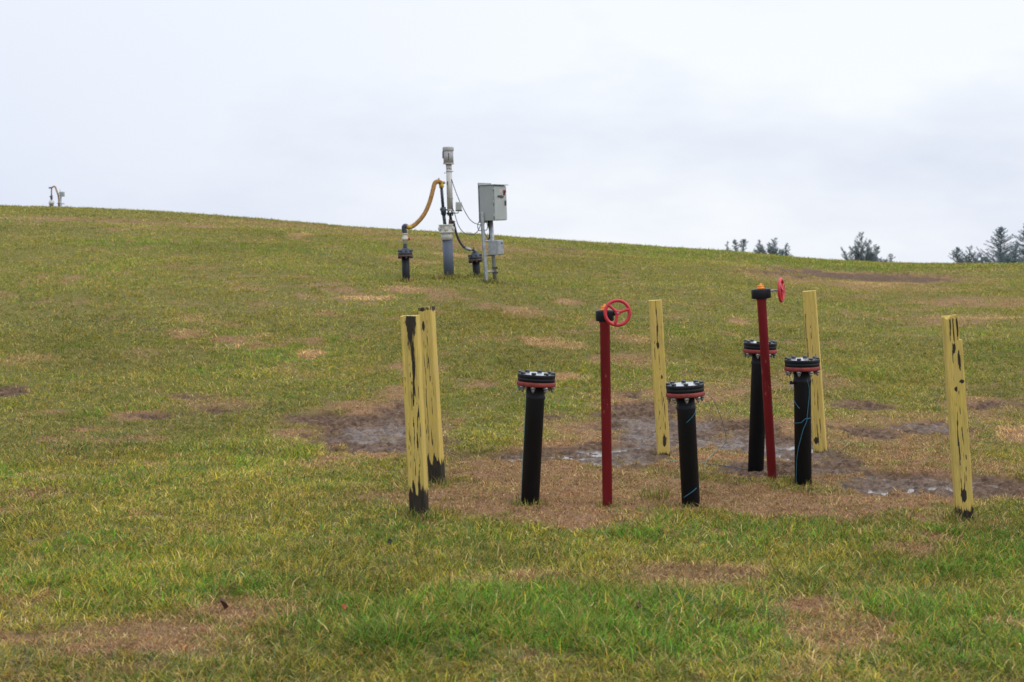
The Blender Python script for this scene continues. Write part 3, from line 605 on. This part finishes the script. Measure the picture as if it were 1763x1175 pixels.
twine(on_pipe(Mr4, wrap(-88, Hr4 - .435, -20, Hr4 - .425, 8) + wrap(5, Hr4 - .40, 88, Hr4 - .395, 8)), .0030, M_twine, 'blue twine looped straight across the rightmost black pipe', 3)
twine(on_pipe(Mr4, wrap(-85, Hr4 - .27, -30, Hr4 - .33, 7)), .0030, M_twine, 'short blue twine end curling on the left edge of the rightmost pipe', 3)
twine(on_pipe(Mr2n, wrap(-10, Hr2 - .235, 72, Hr2 - .165, 8)), .0026, M_twine, 'short upper diagonal of blue twine on the front centre black pipe', 3)
twine(on_pipe(Mr2n, wrap(-50, .082, 35, .140, 8)), .0032, M_twine, 'short lower diagonal of blue twine on the front centre black pipe', 3)
twine(on_pipe(Mr1n, wrap(-82, Hr1 - .10, -84, Hr1 - .5, 6) + wrap(-84, Hr1 - .55, -80, .02, 5)), .0026, M_twine2, 'faded green twine down the left edge of the leftmost black pipe', 3)
gg = lambda px, py, dz=.02: ground(px, py) + Vector((0, 0, dz))
twine([at(1210, 676, 9.8), at(1224, 684, 9.9), at(1236, 705, 10.2), at(1246, 735, 10.8), at(1250, 760, 11.2), gg(1238, 778), gg(1218, 795), gg(1212, 815)], .0022, M_twine2, 'faded green twine hanging from the front centre pipe down to the mud')
twine([gg(1212, 803), gg(1230, 805), gg(1250, 808), gg(1275, 812, .015), gg(1300, 812, .012)], .0032, M_twine, 'blue twine lying on the mud between two black pipes')
twine([gg(1140, 800), gg(1160, 798), gg(1185, 796), gg(1212, 802)], .0022, M_twine2, 'faded green twine lying on the ground behind the front centre pipe')
twine([at(893, 668, 9.76), at(880, 682, 9.75), at(868, 696, 9.8), at(852, 712, 9.9)], .0015, M_twine2, 'thin faded twine strand hanging off the leftmost flange')

# ------------------------------------------------------------------ gas well on the slope
Y0 = 23.0
gw = ground(772, 479); Y0 = gw.y; S = Y0 / F
print('well distance', Y0, gw)
def p3(px, py, dy=0.): return at(px, py, Y0 + dy)
def well(scale_label=None):
    M = Matrix.Translation(gw); inv = M.inverted(); e = empty('gas_wellhead', M, 'blue grey well casing with white collar and tall motor column on the slope', 'wellhead')
    B = lambda m, name, mat, par=None: m.build(name, mat, par or e, inv)
    r = 8.9 * S
    m = MB(); m.cyl(p3(773.6, 486), p3(770.3, 412), r, n=32); B(m, 'casing', M_pvc)
    m = MB(); m.cyl(p3(769.6, 413.5), p3(768.9, 402), r * 1.13, n=32); B(m, 'collar_band', M_white)
    ax0, ax1 = p3(769.2, 401.5), p3(768.5, 386.5); q = (ax1 - ax0).to_track_quat('Z', 'Y').to_matrix().to_4x4(); MM = Matrix.Translation(ax0) @ q; hh = (ax1 - ax0).length
    m = MB(); R_ = 13.4 * S; m.lathe([(R_ * .95, 0), (R_ * 1.0, .006), (R_ * 1.0, .016), (R_ * .97, .02), (R_ * .97, hh - .02), (R_, hh - .016), (R_, hh - .004), (R_ * .97, hh)], MM, 40); col = B(m, 'coupling', M_white)
    for a in (-125, -60, 0, 60, 120, 180):
        c = Vector((math.cos(math.radians(a)), math.sin(math.radians(a)), 0)); b0 = MM @ (c * R_ * .96 + Vector((0, 0, hh * .5))); b1 = MM @ (c * R_ * 1.12 + Vector((0, 0, hh * .5)))
        m = MB(); m.cyl(b0, b1, .034, .028, n=20); B(m, 'plug', M_white, col)
    # dark riser pipe carrying the hose end
    m = MB(); m.cyl(p3(766, 387.5, -.02), p3(763.6, 367, -.02), 2.9 * S, n=18); m.cyl(p3(763, 360, -.02), p3(759.8, 321, -.02), 2.6 * S, n=18); B(m, 'riser_pipe', M_pvcd)
    m = MB(); m.cyl(p3(764, 370, -.02), p3(762.9, 357, -.02), 4.6 * S, n=8); m.cyl(p3(764.4, 372, -.02), p3(764.2, 370, -.02), 3.4 * S, n=16); m.cyl(p3(757.5, 361, -.02), p3(768, 361.5, -.02), 1.8 * S, n=12); m.cyl(p3(767.5, 361.6, -.02), p3(772.5, 362, -.01), 1.2 * S, n=8); B(m, 'union', M_pvcd)
    m = MB(); m.cyl(p3(760.3, 323.5, -.02), p3(759.5, 316.5, -.02), 4.0 * S, n=16); m.cyl(p3(753.5, 313, -.02), p3(764, 315.5, -.02), 3.0 * S, n=16); B(m, 'elbow', M_hosey)
    m = MB(); m.cyl(p3(763.5, 315.4, -.02), p3(766.5, 314.4, -.02), 2.2 * S, n=10); B(m, 'tap', M_steel); m = MB(); m.cyl(p3(755.5, 310.5, -.02), p3(755.5, 306.5, -.02), 1.3 * S, n=8); B(m, 'tap', M_steel)
    # motor column
    m = MB(); m.cyl(p3(775.0, 362), p3(772.6, 282), 5.0 * S, n=28)
    cl = B(m, 'column', M_cream)
    for a, b_ in ((296.5, 295), (342.2, 340.8)):
        m = MB(); m.cyl(p3(773 + (a - 283) * .03, a), p3(773 + (b_ - 283) * .03, b_), 5.4 * S, n=28)
        if a < 300: m.cyl(p3(764.5, 298.4), p3(781, 295), .6 * S, n=6)
        B(m, 'band', M_steel, cl)
    m = MB()
    for (a, b_) in ((770, 290.5), (773, 290.5), (775, 290), (777, 291)): m = MB(); m.box(p3(a, b_, -.046), (.012, .004, .018)); B(m, 'marking', M_dark, cl)
    m = MB(); m.box(p3(770.2, 315.5, -.046), (.014, .004, .05)); B(m, 'marking', M_dark, cl)
    m = MB(); m.cyl(p3(772.3, 283), p3(771.6, 260), 8.6 * S, n=36); m.cyl(p3(772.3, 283.2), p3(772.3, 281.4), 9.3 * S, n=36); mo = B(m, 'motor', M_motor)
    m = MB()
    for a in range(-60, 61, 15):
        aa = math.radians(a - 90); c = Vector((math.cos(aa), math.sin(aa), 0)) * 8.6 * S
        m.cyl(p3(772.2, 279) + c, p3(771.8, 261.5) + c, .004, n=6)
    B(m, 'fin', M_motor, mo)
    ax0 = p3(771.6, 260.5); m = MB(); m.lathe([(9.2 * S, 0), (9.6 * S, .008), (9.6 * S, .050), (9.2 * S, .062), (7.5 * S, .068)], Matrix.Translation(ax0), 36); B(m, 'motor_cap', M_motor, mo)
    m = MB(); m.box(p3(772.3, 270, -.080), (.012, .012, .115), bev=.003); B(m, 'seam', M_dark, mo); m = MB(); m.box(p3(762.4, 267, -.01), (.012, .06, .115), bev=.003); B(m, 'terminal_strip', M_dark, mo)
    # lantern between column and seal
    m = MB()
    for dx in (-3, 3): m.cyl(p3(775 + dx, 366, 0), p3(775 + dx, 361, 0), 1.6 * S, n=10)
    m.cyl(p3(775, 363.5), p3(775, 361), 5.3 * S, n=20); B(m, 'lantern', M_cream)
    m = MB(); m.cyl(p3(775, 369.6), p3(775, 366), 6.0 * S, n=24); m.cyl(p3(771.5, 371.8), p3(771.5, 369.6), 1.2 * S, n=8); m.cyl(p3(779, 371.8), p3(779, 369.6), 1.2 * S, n=8); B(m, 'seal_flange', M_blk)
    m = MB(); m.cyl(p3(776.2, 379), p3(775, 369.5), 2.8 * S, 2.3 * S, n=14); B(m, 'neck', M_blk)
    m = MB(); m.cyl(p3(776, 387.5), p3(775.8, 378), 3.9 * S, 3.2 * S, n=14); m.cyl(p3(776, 382.5), p3(783.5, 381.8), 1.2 * S, n=8); m.cyl(p3(774, 384), p3(781.5, 382.5), 2.8 * S, n=12); B(m, 'tee', M_rust)
    # junction box on a bracket arm
    m = MB(); c = p3(789.7, 355.5, -.03); m.box(c, (10.3 * S, .07, 14.5 * S), Matrix(), .006); jb = B(m, 'junction_box', M_box)
    m = MB(); m.box(p3(790, 363.0, -.03), (11.3 * S, .08, 2.2 * S), Matrix(), .003); B(m, 'junction_box_base', M_dark, jb)
    m = MB(); m.tube(catmull([p3(779, 367.2), p3(784, 367.3), p3(788.5, 367), p3(789.3, 364)], 6), .0065, 8); B(m, 'arm', M_blk)
well()
def flanged_riser(bx, by, tx, ty, top, label, group='black flanged risers beside the wellhead', sc=S, Y=None, valve=True):
    Y = Y or Y0; g = at(bx, by, Y); g = Vector((g.x, g.y, float(base_h(np.array([g.x]), np.array([g.y]))[0])))
    tp = at(tx, ty, Y); M = lean_matrix(g, tp); H = (tp - g).length
    e = empty('flanged_riser', M, label, 'pipe', group)
    m = MB(); m.lathe([(.060, -.2), (.060, H - .03)], n=24); m.build('pipe', M_hdpe, e)
    m = MB(); m.lathe([(.062, H - .045), (.112, H - .045), (.115, H - .04), (.115, H - .018), (.062, H - .017)], n=40, cap=False); m.build('backing_ring', M_rust, e)
    m = MB(); m.lathe([(.105, H - .016), (.112, H - .012), (.112, H + .022), (.105, H + .028), (.07, H + .035), (.06, H + .075), (.03, H + .09)], n=40); m.build('flange', M_pvcd, e)
    for i in range(8):
        a = 2 * math.pi * (i + .25) / 8; c = Vector((math.cos(a), math.sin(a), 0)) * .1
        m = MB(); m.lathe([(.014, H - .075), (.016, H - .0455)], Matrix.Translation(c), 6); m.build('bolt_end', M_pvcd, e)
        m = MB(); m.lathe([(.016, H + .027), (.016, H + .048), (.009, H + .06)], Matrix.Translation(c), 6); m.build('bolt_head', M_pvcd, e)
    return e, M, H
# left riser
YL = ground(699.5, 487).y; YR = ground(821.5, 478).y
e, M, H = flanged_riser(699.5, 487, 697.8, 437, 0, 'black flanged riser with ivory valve and red handle left of the wellhead', Y=YL)
inv = M.inverted(); q3 = lambda px, py, dy=0.: at(px, py, YL + dy)
m = MB(); m.cyl(q3(697.4, 431), q3(697.3, 420), 3.2 * S, n=18); m.build('reducer', M_pvcd, e, inv)
m = MB(); m.cyl(q3(697.6, 421), q3(697.4, 402.5), 4.1 * S, n=20); m.cyl(q3(697.4, 414.5), q3(697.4, 409.0), 5.4 * S, n=20); m.cyl(q3(697.4, 404.5), q3(697.4, 402.0), 4.7 * S, n=20); m.cyl(q3(697, 411.6), q3(703, 411.6), 2.8 * S, n=12); vb = m.build('valve', M_valve, e, inv)
m = MB(); m.cyl(q3(702.6, 411.6), q3(706.5, 411.2), 2.6 * S, 1.9 * S, n=10); m.box(q3(705.5, 411.2, -.03), (.02, .09, .02), Matrix(), .004); m.build('valve_handle', M_wheel, vb, inv)
m = MB(); m.tube(catmull([q3(697.3, 403), q3(696.0, 396), q3(695.8, 391), q3(698.5, 389.6), q3(700.5, 391.5)], 6), 4.1 * S, 16); m.build('elbow', M_pvcd, e, inv)
# right riser
e, M, H = flanged_riser(821.5, 477, 818.5, 444.5, 0, 'short black flanged riser with a hose fitting, between wellhead and cabinet', Y=YR)
inv = M.inverted()
m = MB(); m.lathe([(.045, H + .04), (.048, H + .09), (.03, H + .11), (.018, H + .12)], n=20); m.build('cap', M_pvcd, e)
m = MB(); m.tube(catmull([q3(817.5, 436), q3(816.5, 432), q3(812, 430.3)], 5), 1.7 * S, 10); m.cyl(q3(815.8, 430), q3(815.3, 426), .8 * S, n=8); m.build('fitting', M_pvcd, e, inv)
# hoses and cables
def line(name, pts, r, mat, label, cat, rib=False, k=10, group=None):
    pts = [Vector(p) for p in pts]; base = pts[0]; m = MB(); c = catmull([p - base for p in pts], k)
    if rib:
        L_ = [0]
        for i in range(1, len(c)): L_.append(L_[-1] + (c[i] - c[i - 1]).length)
        n = int(L_[-1] / .0065); f = []
        for i in range(n + 1):
            s = L_[-1] * i / n; j = min(int(np.searchsorted(L_, s)), len(c) - 1); j = max(j, 1); tt = (s - L_[j - 1]) / max(1e-9, L_[j] - L_[j - 1]); f.append(c[j - 1].lerp(c[j], tt))
        m.tube(f, lambda s: r * (1 + .12 * math.cos(s * n * math.pi / 2)), 14)
    else: m.tube(c, r, 10)
    o = m.build(name, mat); o.location = base; return tag(o, label, cat, group)
z1 = lambda x, y: (660 + x / 7.342, 240 + y / 7.342)
hp = [z1(285, 1108), z1(340, 1112), z1(400, 1080), z1(475, 1005), z1(535, 915), z1(580, 810), z1(610, 710), z1(632, 620), z1(652, 555), z1(690, 535), z1(725, 550)]
line('hose', [p3(a, b, (YL - Y0) * (1 - i / 10) - .02) for i, (a, b) in enumerate(hp)], 3.5 * S, M_hose, 'ochre ribbed hose arching from the left riser up to the wellhead', 'hose', True)
m = MB(); a_, b_ = p3(*z1(287, 1108), YL - Y0 - .02), p3(*z1(350, 1110), (YL - Y0) * .9 - .02); m.cyl(a_, b_, 3.5 * S, n=16); o = m.build('hose_cuff', M_hosey); tag(o, 'bright yellow cuff on the lower end of the ochre hose', 'hose cuff')
hc = [(776, 382), (780.5, 382.5), (783, 392), (787, 406), (792, 417), (798, 425), (805, 429.3), (811, 430.5)]
line('hose', [p3(a, b, -.03) for a, b in hc], 2.1 * S, M_blk, 'black rubber hose drooping from the wellhead to the right riser', 'hose')
m = MB(); a_, b_ = p3(801, 427.6, -.03), p3(809, 430, -.03); m.cyl(a_, b_, 2.9 * S, n=14); m.cyl(p3(808, 429.6, -.03), p3(811, 430.6, -.03), 2.4 * S, n=8); o = m.build('hose_coupling', M_steel); tag(o, 'grey hose coupling at the end of the black rubber hose', 'coupling')
line('cable', [p3(a, b, -.03) for a, b in ((777.5, 309), (781, 320), (786, 334), (790.5, 345), (791.5, 349))], .0065, M_cable, 'grey cable from the motor column down to the small junction box', 'cable', group='thin cables at the wellhead')
line('cable', [p3(a, b, -.03) for a, b in ((794.5, 352), (799, 362), (808, 377), (816, 384), (823, 386.5), (829, 388))], .0065, M_cable, 'grey cable from the small junction box across to the cabinet', 'cable', group='thin cables at the wellhead')
line('cable', [p3(a, b, -.03) for a, b in ((778, 356), (782, 366), (785, 376), (789, 388), (796, 398.5), (805, 404), (815, 403.5), (822, 399), (826, 391), (828, 384), (824, 383), (822.5, 391), (825, 397.5), (829.5, 396))], .0065, M_cable, 'grey cable sagging low from the wellhead and looping below the cabinet', 'cable', group='thin cables at the wellhead')
line('cable', [at(a, b, ground(842, 489).y + .02) for a, b in ((833, 382), (831, 389), (833, 396), (838, 396), (839.5, 389), (837, 383), (833.5, 386), (834.5, 400), (838, 408), (841, 412))], .0065, M_cable, 'tangled grey cable loops hanging under the control cabinet', 'cable', group='thin cables at the wellhead')

# ------------------------------------------------------------------ control cabinet on its stand
th = math.radians(66); wdir = Vector((math.cos(th), math.sin(th), 0)); ndir = Vector((math.sin(th), -math.cos(th), 0))
def cabinet():
    YC = ground(842, 489).y; bs = at(836.5, 488, YC); bs.z = float(base_h(np.array([bs.x]), np.array([bs.y]))[0])
    near = p3(829, 378); # back plate near lower corner
    M = Matrix.Translation(bs) @ Matrix.Rotation(th, 4, 'Z'); e = empty('control_cabinet', M, 'grey control cabinet on two steel legs right of the wellhead', 'cabinet'); inv = M.inverted()
    # lean of the whole stand to the left as in the slope
    lean = Matrix.Shear('XY', 4, (0, 0)) if False else Matrix()
    W_, Dp, Hh = .46, .235, 58 * S
    corner = at(850.5, 380, YC - .1)      # nearest bottom corner of the front
    tilt = Matrix.Rotation(math.radians(-1.9), 4, Vector((0, 1, 0)))
    LM = Matrix.Translation(corner) @ tilt @ Matrix.Rotation(th, 4, 'Z')   # x along the front, y to the back
    Bm = lambda m, n, mat, par=e: m.build(n, mat, par, inv)
    m = MB(); m.box((W_ / 2, Dp / 2, Hh / 2), (W_, Dp, Hh), LM, .006); cb = Bm(m, 'cabinet', M_cab)
    m = MB(); m.box((W_ / 2, -.010, Hh / 2 - .004), (W_ - .012, .018, Hh - .02), LM, .005); dr = Bm(m, 'door', M_cab, cb)
    m = MB(); m.box((W_ / 2, Dp / 2 - .02, Hh + .008), (W_ + .03, Dp + .06, .012), LM, .003); Bm(m, 'rain_hood', M_cab, cb)
    m = MB(); m.box((W_ / 2, Dp + .010, Hh / 2 + .01), (W_ + .02, .010, Hh + .075), LM, .002); Bm(m, 'back_plate', M_steel)
    for k in (.12, .5, .88):
        m = MB(); m.cyl(LM @ Vector((-.004, -.006, Hh * k - .03)), LM @ Vector((-.004, -.006, Hh * k + .03)), .007, n=10); Bm(m, 'hinge', M_steel, dr) if False else m.build('hinge', M_steel, cb, inv)
    m = MB(); m.box((W_ * .86, -.025, Hh * .50), (.045, .02, .075), LM, .004); m.build('latch', M_dark, cb, inv)
    m = MB(); m.cyl(LM @ Vector((W_ * .78, -.020, Hh * .83)), LM @ Vector((W_ * .78, -.05, Hh * .83)), .022, n=20); m.build('red_button', M_ring, cb, inv)
    m = MB(); m.cyl(LM @ Vector((W_ * .78, -.020, Hh * .755)), LM @ Vector((W_ * .78, -.035, Hh * .755)), .022, n=20); m.build('red_lamp', M_ring, cb, inv)
    m = MB(); m.box((W_ * .50, -.021, Hh * .84), (.10, .003, .05), LM); m.build('label_plate', M_box, cb, inv)
    for k, x_ in enumerate((.30, .42, .54, .66)):
        m = MB(); m.cyl(LM @ Vector((W_ * x_, -.020, Hh * (.685 - .004 * k))), LM @ Vector((W_ * x_, -.032, Hh * (.685 - .004 * k))), .018 if k != 2 else .024, n=16); m.build('switch', M_dark if k != 3 else M_rust, cb, inv)
    # legs
    def leg_pt(px, py, dy): return at(px, py, YC + dy)
    a, b_ = at(838.3, 492, YC - .05), at(829.0, 366, YC - .05)
    ax = (b_ - a); q = ax.to_track_quat('Z', 'Y').to_matrix().to_4x4()
    m = MB(); m.box((0, 0, ax.length / 2), (.045, .045, ax.length), Matrix.Translation(a) @ q @ Matrix.Rotation(.4, 4, 'Z'), .004); m.build('leg', M_steel, e, inv)
    a2, b2 = at(852.8, 492, YC + .10), at(845.0, 374, YC + .10)
    m = MB(); m.cyl(a2, b2, .030, n=20); lg = m.build('leg', M_steel, e, inv)
    for f_ in (.19, .26):
        c = a2.lerp(b2, f_); m = MB(); m.cyl(c - (b2 - a2).normalized() * .010, c + (b2 - a2).normalized() * .010, .036, n=18); m.box(c + Vector((.04, -.02, 0)), (.03, .03, .03), Matrix(), .004); m.build('clamp', M_dark, lg, inv)
    for py in (415, 440, 468):
        fa = (492 - py) / 118.; l0 = a.lerp(b_, (492 - py) / 126.); l1 = a2.lerp(b2, fa)
        m = MB(); m.cyl(l0, l1, .016, n=10); m.build('cross_bar', M_steel, e, inv)
    m = MB(); m.tube(catmull([at(840.5, 378, YC + .1), at(841.5, 388, YC + .12), at(843.5, 398, YC + .14), at(843, 408, YC + .14), at(840, 414, YC + .1)], 6), .016, 10); m.build('conduit', M_blk, e, inv)
    # small lower box
    c2 = at(857.0, 439.5, YC - .10); LM2 = Matrix.Translation(c2) @ tilt @ Matrix.Rotation(math.radians(70), 4, 'Z'); h2 = 24.5 * S
    m = MB(); m.box((.12, .075, h2 / 2), (.25, .155, h2), LM2, .008); sb = m.build('switch_box', M_steel, e, inv)
    m = MB(); m.box((.12, -.008, h2 / 2), (.235, .010, h2 - .02), LM2, .004); m.build('cover', M_steel, sb, inv)
    m = MB(); m.box((.16, -.015, h2 * .78), (.06, .006, .025), LM2); m.build('plate', M_dark, sb, inv)
cabinet()

# ------------------------------------------------------------------ far well beyond the crest
YF = 66.0
def far_well():
    SF = YF / F; pf = lambda x, y, dy=0: at(60 + x / 16.79, 300 + y / 16.79, YF + dy)
    def gz(p, d=.1): return Vector((p.x, p.y, float(base_h(np.array([p.x]), np.array([p.y]))[0]) - d))
    g = gz(pf(480, 1000), 0); M = Matrix.Translation(g); inv = M.inverted(); e = empty('gas_wellhead', M, 'distant wellhead with pale collar standing beyond the crest on the left', 'wellhead')
    u = SF / 16.79
    m = MB(); m.cyl(gz(pf(480, 900)), pf(480, 880), 60 * u, n=20); m.build('casing', M_pvc, e, inv)
    m = MB(); m.cyl(pf(480, 880), pf(480, 770), 72 * u, n=20); m.cyl(pf(480, 840), pf(480, 815), 76 * u, n=20); m.build('coupling', M_white, e, inv)
    m = MB(); m.cyl(pf(480, 775), pf(482, 400), 17 * u, n=12); m.cyl(pf(480, 740), pf(482, 615), 32 * u, n=12); m.cyl(pf(425, 658), pf(480, 650), 14 * u, n=8); m.build('riser_pipe', M_pvcd, e, inv)
    m = MB(); m.cyl(pf(405, 402), pf(500, 392), 20 * u, n=12); m.build('elbow', M_pvcd, e, inv)
    r0 = pf(695, 860); m = MB(); e2 = empty('flanged_riser', Matrix.Translation(gz(r0, 0)), 'distant dark riser pipe under the hose beyond the left crest', 'pipe'); i2 = e2.matrix_world.inverted()
    m.cyl(gz(r0), pf(692, 850), 24 * u, n=12); m.build('pipe', M_hdpe, e2, i2)
    m = MB(); m.cyl(pf(695, 866), pf(695, 846), 55 * u, n=16); m.build('flange', M_pvcd, e2, i2)
    line('hose', [pf(495, 392), pf(530, 368), pf(575, 362), pf(605, 410), pf(635, 500), pf(668, 590), pf(685, 680), pf(692, 760), pf(693, 845)], 22 * u, M_hose, 'distant ochre hose curving down from the far wellhead', 'hose')
    c0 = pf(760, 900); e3 = empty('control_cabinet', Matrix.Translation(gz(c0, 0)), 'distant small grey cabinet on a post beside the far wellhead', 'cabinet'); i3 = e3.matrix_world.inverted()
    m = MB(); m.box(pf(785, 580), (115 * u, .25, 140 * u), Matrix(), .02); cbx = m.build('cabinet', M_cab, e3, i3)
    m = MB(); m.box(pf(785, 580, -.13), (100 * u, .02, 125 * u), Matrix(), .006); m.build('door', M_cab, cbx, i3)
    m = MB(); m.cyl(gz(c0), pf(755, 655), 15 * u, n=10); m.cyl(pf(728, 620, .1), pf(728, 430, .1), 8 * u, n=8); m.cyl(gz(pf(728, 900, .1)), pf(728, 620, .1), 9 * u, n=8); m.build('leg', M_steel, e3, i3)
    m = MB(); m.cyl(pf(690, 548), pf(735, 545), 10 * u, n=8); m.cyl(pf(770, 862), pf(855, 856), 13 * u, n=8); m.build('bracket', M_steel, e3, i3)
far_well()

# ------------------------------------------------------------------ conifers beyond the crest
mf = bpy.data.materials.new('conifer_needles'); mf.use_nodes = True; t = mf.node_tree; b = t.nodes['Principled BSDF']
a_ = N(t, 'ShaderNodeAttribute'); a_.attribute_name = 'leaf'; L(t, a_.outputs['Color'], b.inputs['Base Color']); b.inputs['Roughness'].default_value = .6
def conifer(px, top_py, Y, half_px, form, seed, label, density=1.0, lean=0.):
    """form: 'cone' one leader, 'bush' several upswept leaders"""
    rs = random.Random(seed); tp = at(px, top_py, Y); gz_ = float(base_h(np.array([tp.x]), np.array([tp.y]))[0]); H = tp.z - gz_
    e = empty('conifer_tree', Matrix.Translation((tp.x, tp.y, gz_)), label, 'tree', 'conifers beyond the crest')
    Rm = half_px * Y / F; tr_ = MB(); br = []
    if form == 'cone':
        tr_.tube([Vector((lean * (k / 8) ** 2, 0, H * k / 8)) for k in range(9)], lambda s: .09 * (1 - s) + .008, 8)
        z = H * .12
        while z < H * .985:
            f = z / H; ln = Rm * (1 - f) ** .8 * 2.0 / (1 - (H - 2.2) / H if H > 3 else 1) if False else min(Rm * 1.25, (H - z) * .62 + .05)
            for k in range(rs.choice((5, 6, 7))):
                a = rs.uniform(0, 6.28); el = rs.uniform(.15, .55) + .5 * max(0, f - .8) * 4 * .4; l = ln * rs.uniform(.3, 1.25)
                p0 = Vector((lean * f * f, 0, z)); d = Vector((math.cos(a) * math.cos(el), math.sin(a) * math.cos(el), math.sin(el)))
                br.append((p0, d, l, .25))
            z += rs.uniform(.10, .2) * (1.15 - f * .5)
    else:
        nl = 9
        for q in range(nl):
            a = q * 6.28 / nl + rs.uniform(-.4, .4); sp = rs.uniform(.25, 1.0) * Rm * 1.1 if q else 0
            hh = H * (1 if q == 0 else rs.uniform(.80, .95)) - sp * .25
            pts = [Vector((math.cos(a) * sp * (k / 6) ** 1.3, math.sin(a) * sp * (k / 6) ** 1.3, hh * k / 6)) for k in range(7)]
            tr_.tube(pts, lambda s: .05 * (1 - s) + .006, 6)
            z = max(0.3, H - 3.2)
            while z < hh * .99:
                f = z / hh; k = min(5, int(f * 6)); p0 = pts[k].lerp(pts[k + 1], f * 6 - k)
                aa = rs.uniform(0, 6.28); el = rs.uniform(.35, .95); l = min(Rm * .8, (hh - z) * .55 + .10) * rs.uniform(.25, 1.25)
                br.append((p0, Vector((math.cos(aa) * math.cos(el), math.sin(aa) * math.cos(el), math.sin(el))), l, .3)); z += rs.uniform(.035, .075)
    # limbs join the trunk mesh, needles the crown mesh
    r2 = np.random.default_rng(seed); V = []; T = []; C = []
    for p0, d, l, up in br:
        pts = []
        for k in range(5):
            s = k / 4; pts.append(p0 + d * l * s + Vector((0, 0, up * l * s * s * .5)))
        tr_.tube(pts, lambda s: .012 * (1 - s) + .003, 4)
        nt_ = int((8 + l * 34) * density)
        for _ in range(nt_):
            s = rs.uniform(.18, 1.02) ** .8; k = min(3, int(s * 4)); bp_ = pts[k].lerp(pts[k + 1], s * 4 - k)
            sidev = Vector((rs.gauss(0, 1), rs.gauss(0, 1), rs.gauss(0, .6))).normalized(); tl = rs.uniform(.03, .10) * (1.25 - s * .6)
            tw = (d * .8 + sidev).normalized()
            for __ in range(6):
                o = bp_ + tw * tl * rs.uniform(0, 1); nd = (tw + Vector((rs.gauss(0, .7), rs.gauss(0, .7), rs.gauss(0, .7)))).normalized() * rs.uniform(.04, .085)
                wv = nd.cross(Vector((rs.gauss(0, 1), rs.gauss(0, 1), rs.gauss(0, 1)))).normalized() * .0058
                i0 = len(V); V += [o - wv, o + wv, o + nd]; T.append((i0, i0 + 1, i0 + 2)); sh = rs.uniform(.7, 1.3)
                C += [(.16 * sh, .22 * sh, .235 * sh)] * 3  # pale blue grey paints distance haze into the needle colour
    tr_.build('trunk', M_bark, e)
    if V: mesh_np('crown', [tuple(v) for v in V], T, mf, cols=dict(leaf=np.array(C)), parent=e)
TR = 85.
conifer(1724, 389, TR, 62, 'cone', 5, 'tall pointed conifer rising over the crest, second from the right edge', 1.1)
conifer(1768, 384, TR + 2, 66, 'cone', 11, 'dark dense conifer cut by the right edge of the photo', 1.3)
conifer(1748, 424, TR - 2, 40, 'bush', 61, 'low dark spreading conifer between the two tall ones at the right edge', 1.5)
conifer(1669, 424, TR - 3, 22, 'bush', 13, 'low sparse conifer left of the tall pointed one', .7)
conifer(1690, 436, TR - 1, 28, 'bush', 43, 'low dense conifer at the left foot of the tall pointed one', 1.2)
conifer(1655, 425, TR + 4, 12, 'cone', 47, 'thin spiky conifer tip farthest left in the right hand group', .8, -.3)
conifer(1484, 402, TR, 42, 'bush', 17, 'bushy many tipped conifer standing alone on the crest', 1.1)
conifer(1509, 427, TR + 1, 20, 'bush', 19, 'lower dense conifer against the right side of the bushy lone one', 1.5)
conifer(1534, 438, TR + 3, 6, 'cone', 53, 'tiny thin conifer tip right of the lone bushy one', .6)
conifer(1333, 410, TR + 2, 22, 'bush', 23, 'round dark conifer top at the middle of the small crest group', 1.0)
conifer(1354, 421, TR + 3, 13, 'bush', 29, 'low conifer top just right of the round dark one', 1.0)
conifer(1308, 414, TR, 13, 'bush', 31, 'open forked conifer top left of the round dark one', .6)
conifer(1280, 412, TR + 4, 7, 'cone', 37, 'slender single conifer tip right of the leftmost sprigs', .8)
conifer(1266, 413, TR, 5, 'cone', 59, 'slim conifer sprig, second from the left on the crest', .8)
conifer(1252, 418, TR, 9, 'bush', 41, 'leftmost conifer sprig, forked and very low on the crest', .5)

# ------------------------------------------------------------------ leaves and clods
def leaf(px, py, size, rot, mat, label, cat='leaf', name='fallen_leaf'):
    g = ground(px, py); z = float(full_h(np.array([g.x]), np.array([g.y]))[0]) + .045
    rs = random.Random(px); n = 14; top, bot = [], []
    for i in range(n):
        a = 2 * math.pi * i / n; r_ = size * (.55 + .45 * abs(math.cos(a * 2.5))) ; c = .25 * size * math.cos(a * 2)
        top.append(Vector((r_ * math.cos(a), r_ * math.sin(a) * .7, c))); bot.append(Vector((r_ * math.cos(a), r_ * math.sin(a) * .7, c - .001)))
    m = MB(); m.rings([bot, top]); o = m.build(name, mat); o.location = (g.x, g.y, z); o.rotation_euler = (.7, rot, rot * 2); return tag(o, label, cat)
M_leaf = material('orange_dead_leaf', (.38, .10, .03), (.28, .07, .025), .6, .8, 60, bump=.2)
M_leaf2 = material('brown_dead_leaf', (.09, .035, .02), (.06, .03, .02), .7, .9, 60, bump=.2)
leaf(592, 1072, .024, .4, M_leaf, 'small orange dead leaf in the grass low left of centre')
leaf(1476 // 2 + 360, 1076, .026, 1.4, M_leaf2, 'brown dead leaf in the bright green grass at the bottom')
leaf(385, 1068, .040, 2.2, M_leaf2, 'dark curled dead leaf at the edge of the lower left brown patch')
leaf(672, 957, .026, .9, M_dark, 'black scrap lying in the grass below the black topped post', 'scrap', 'scrap')
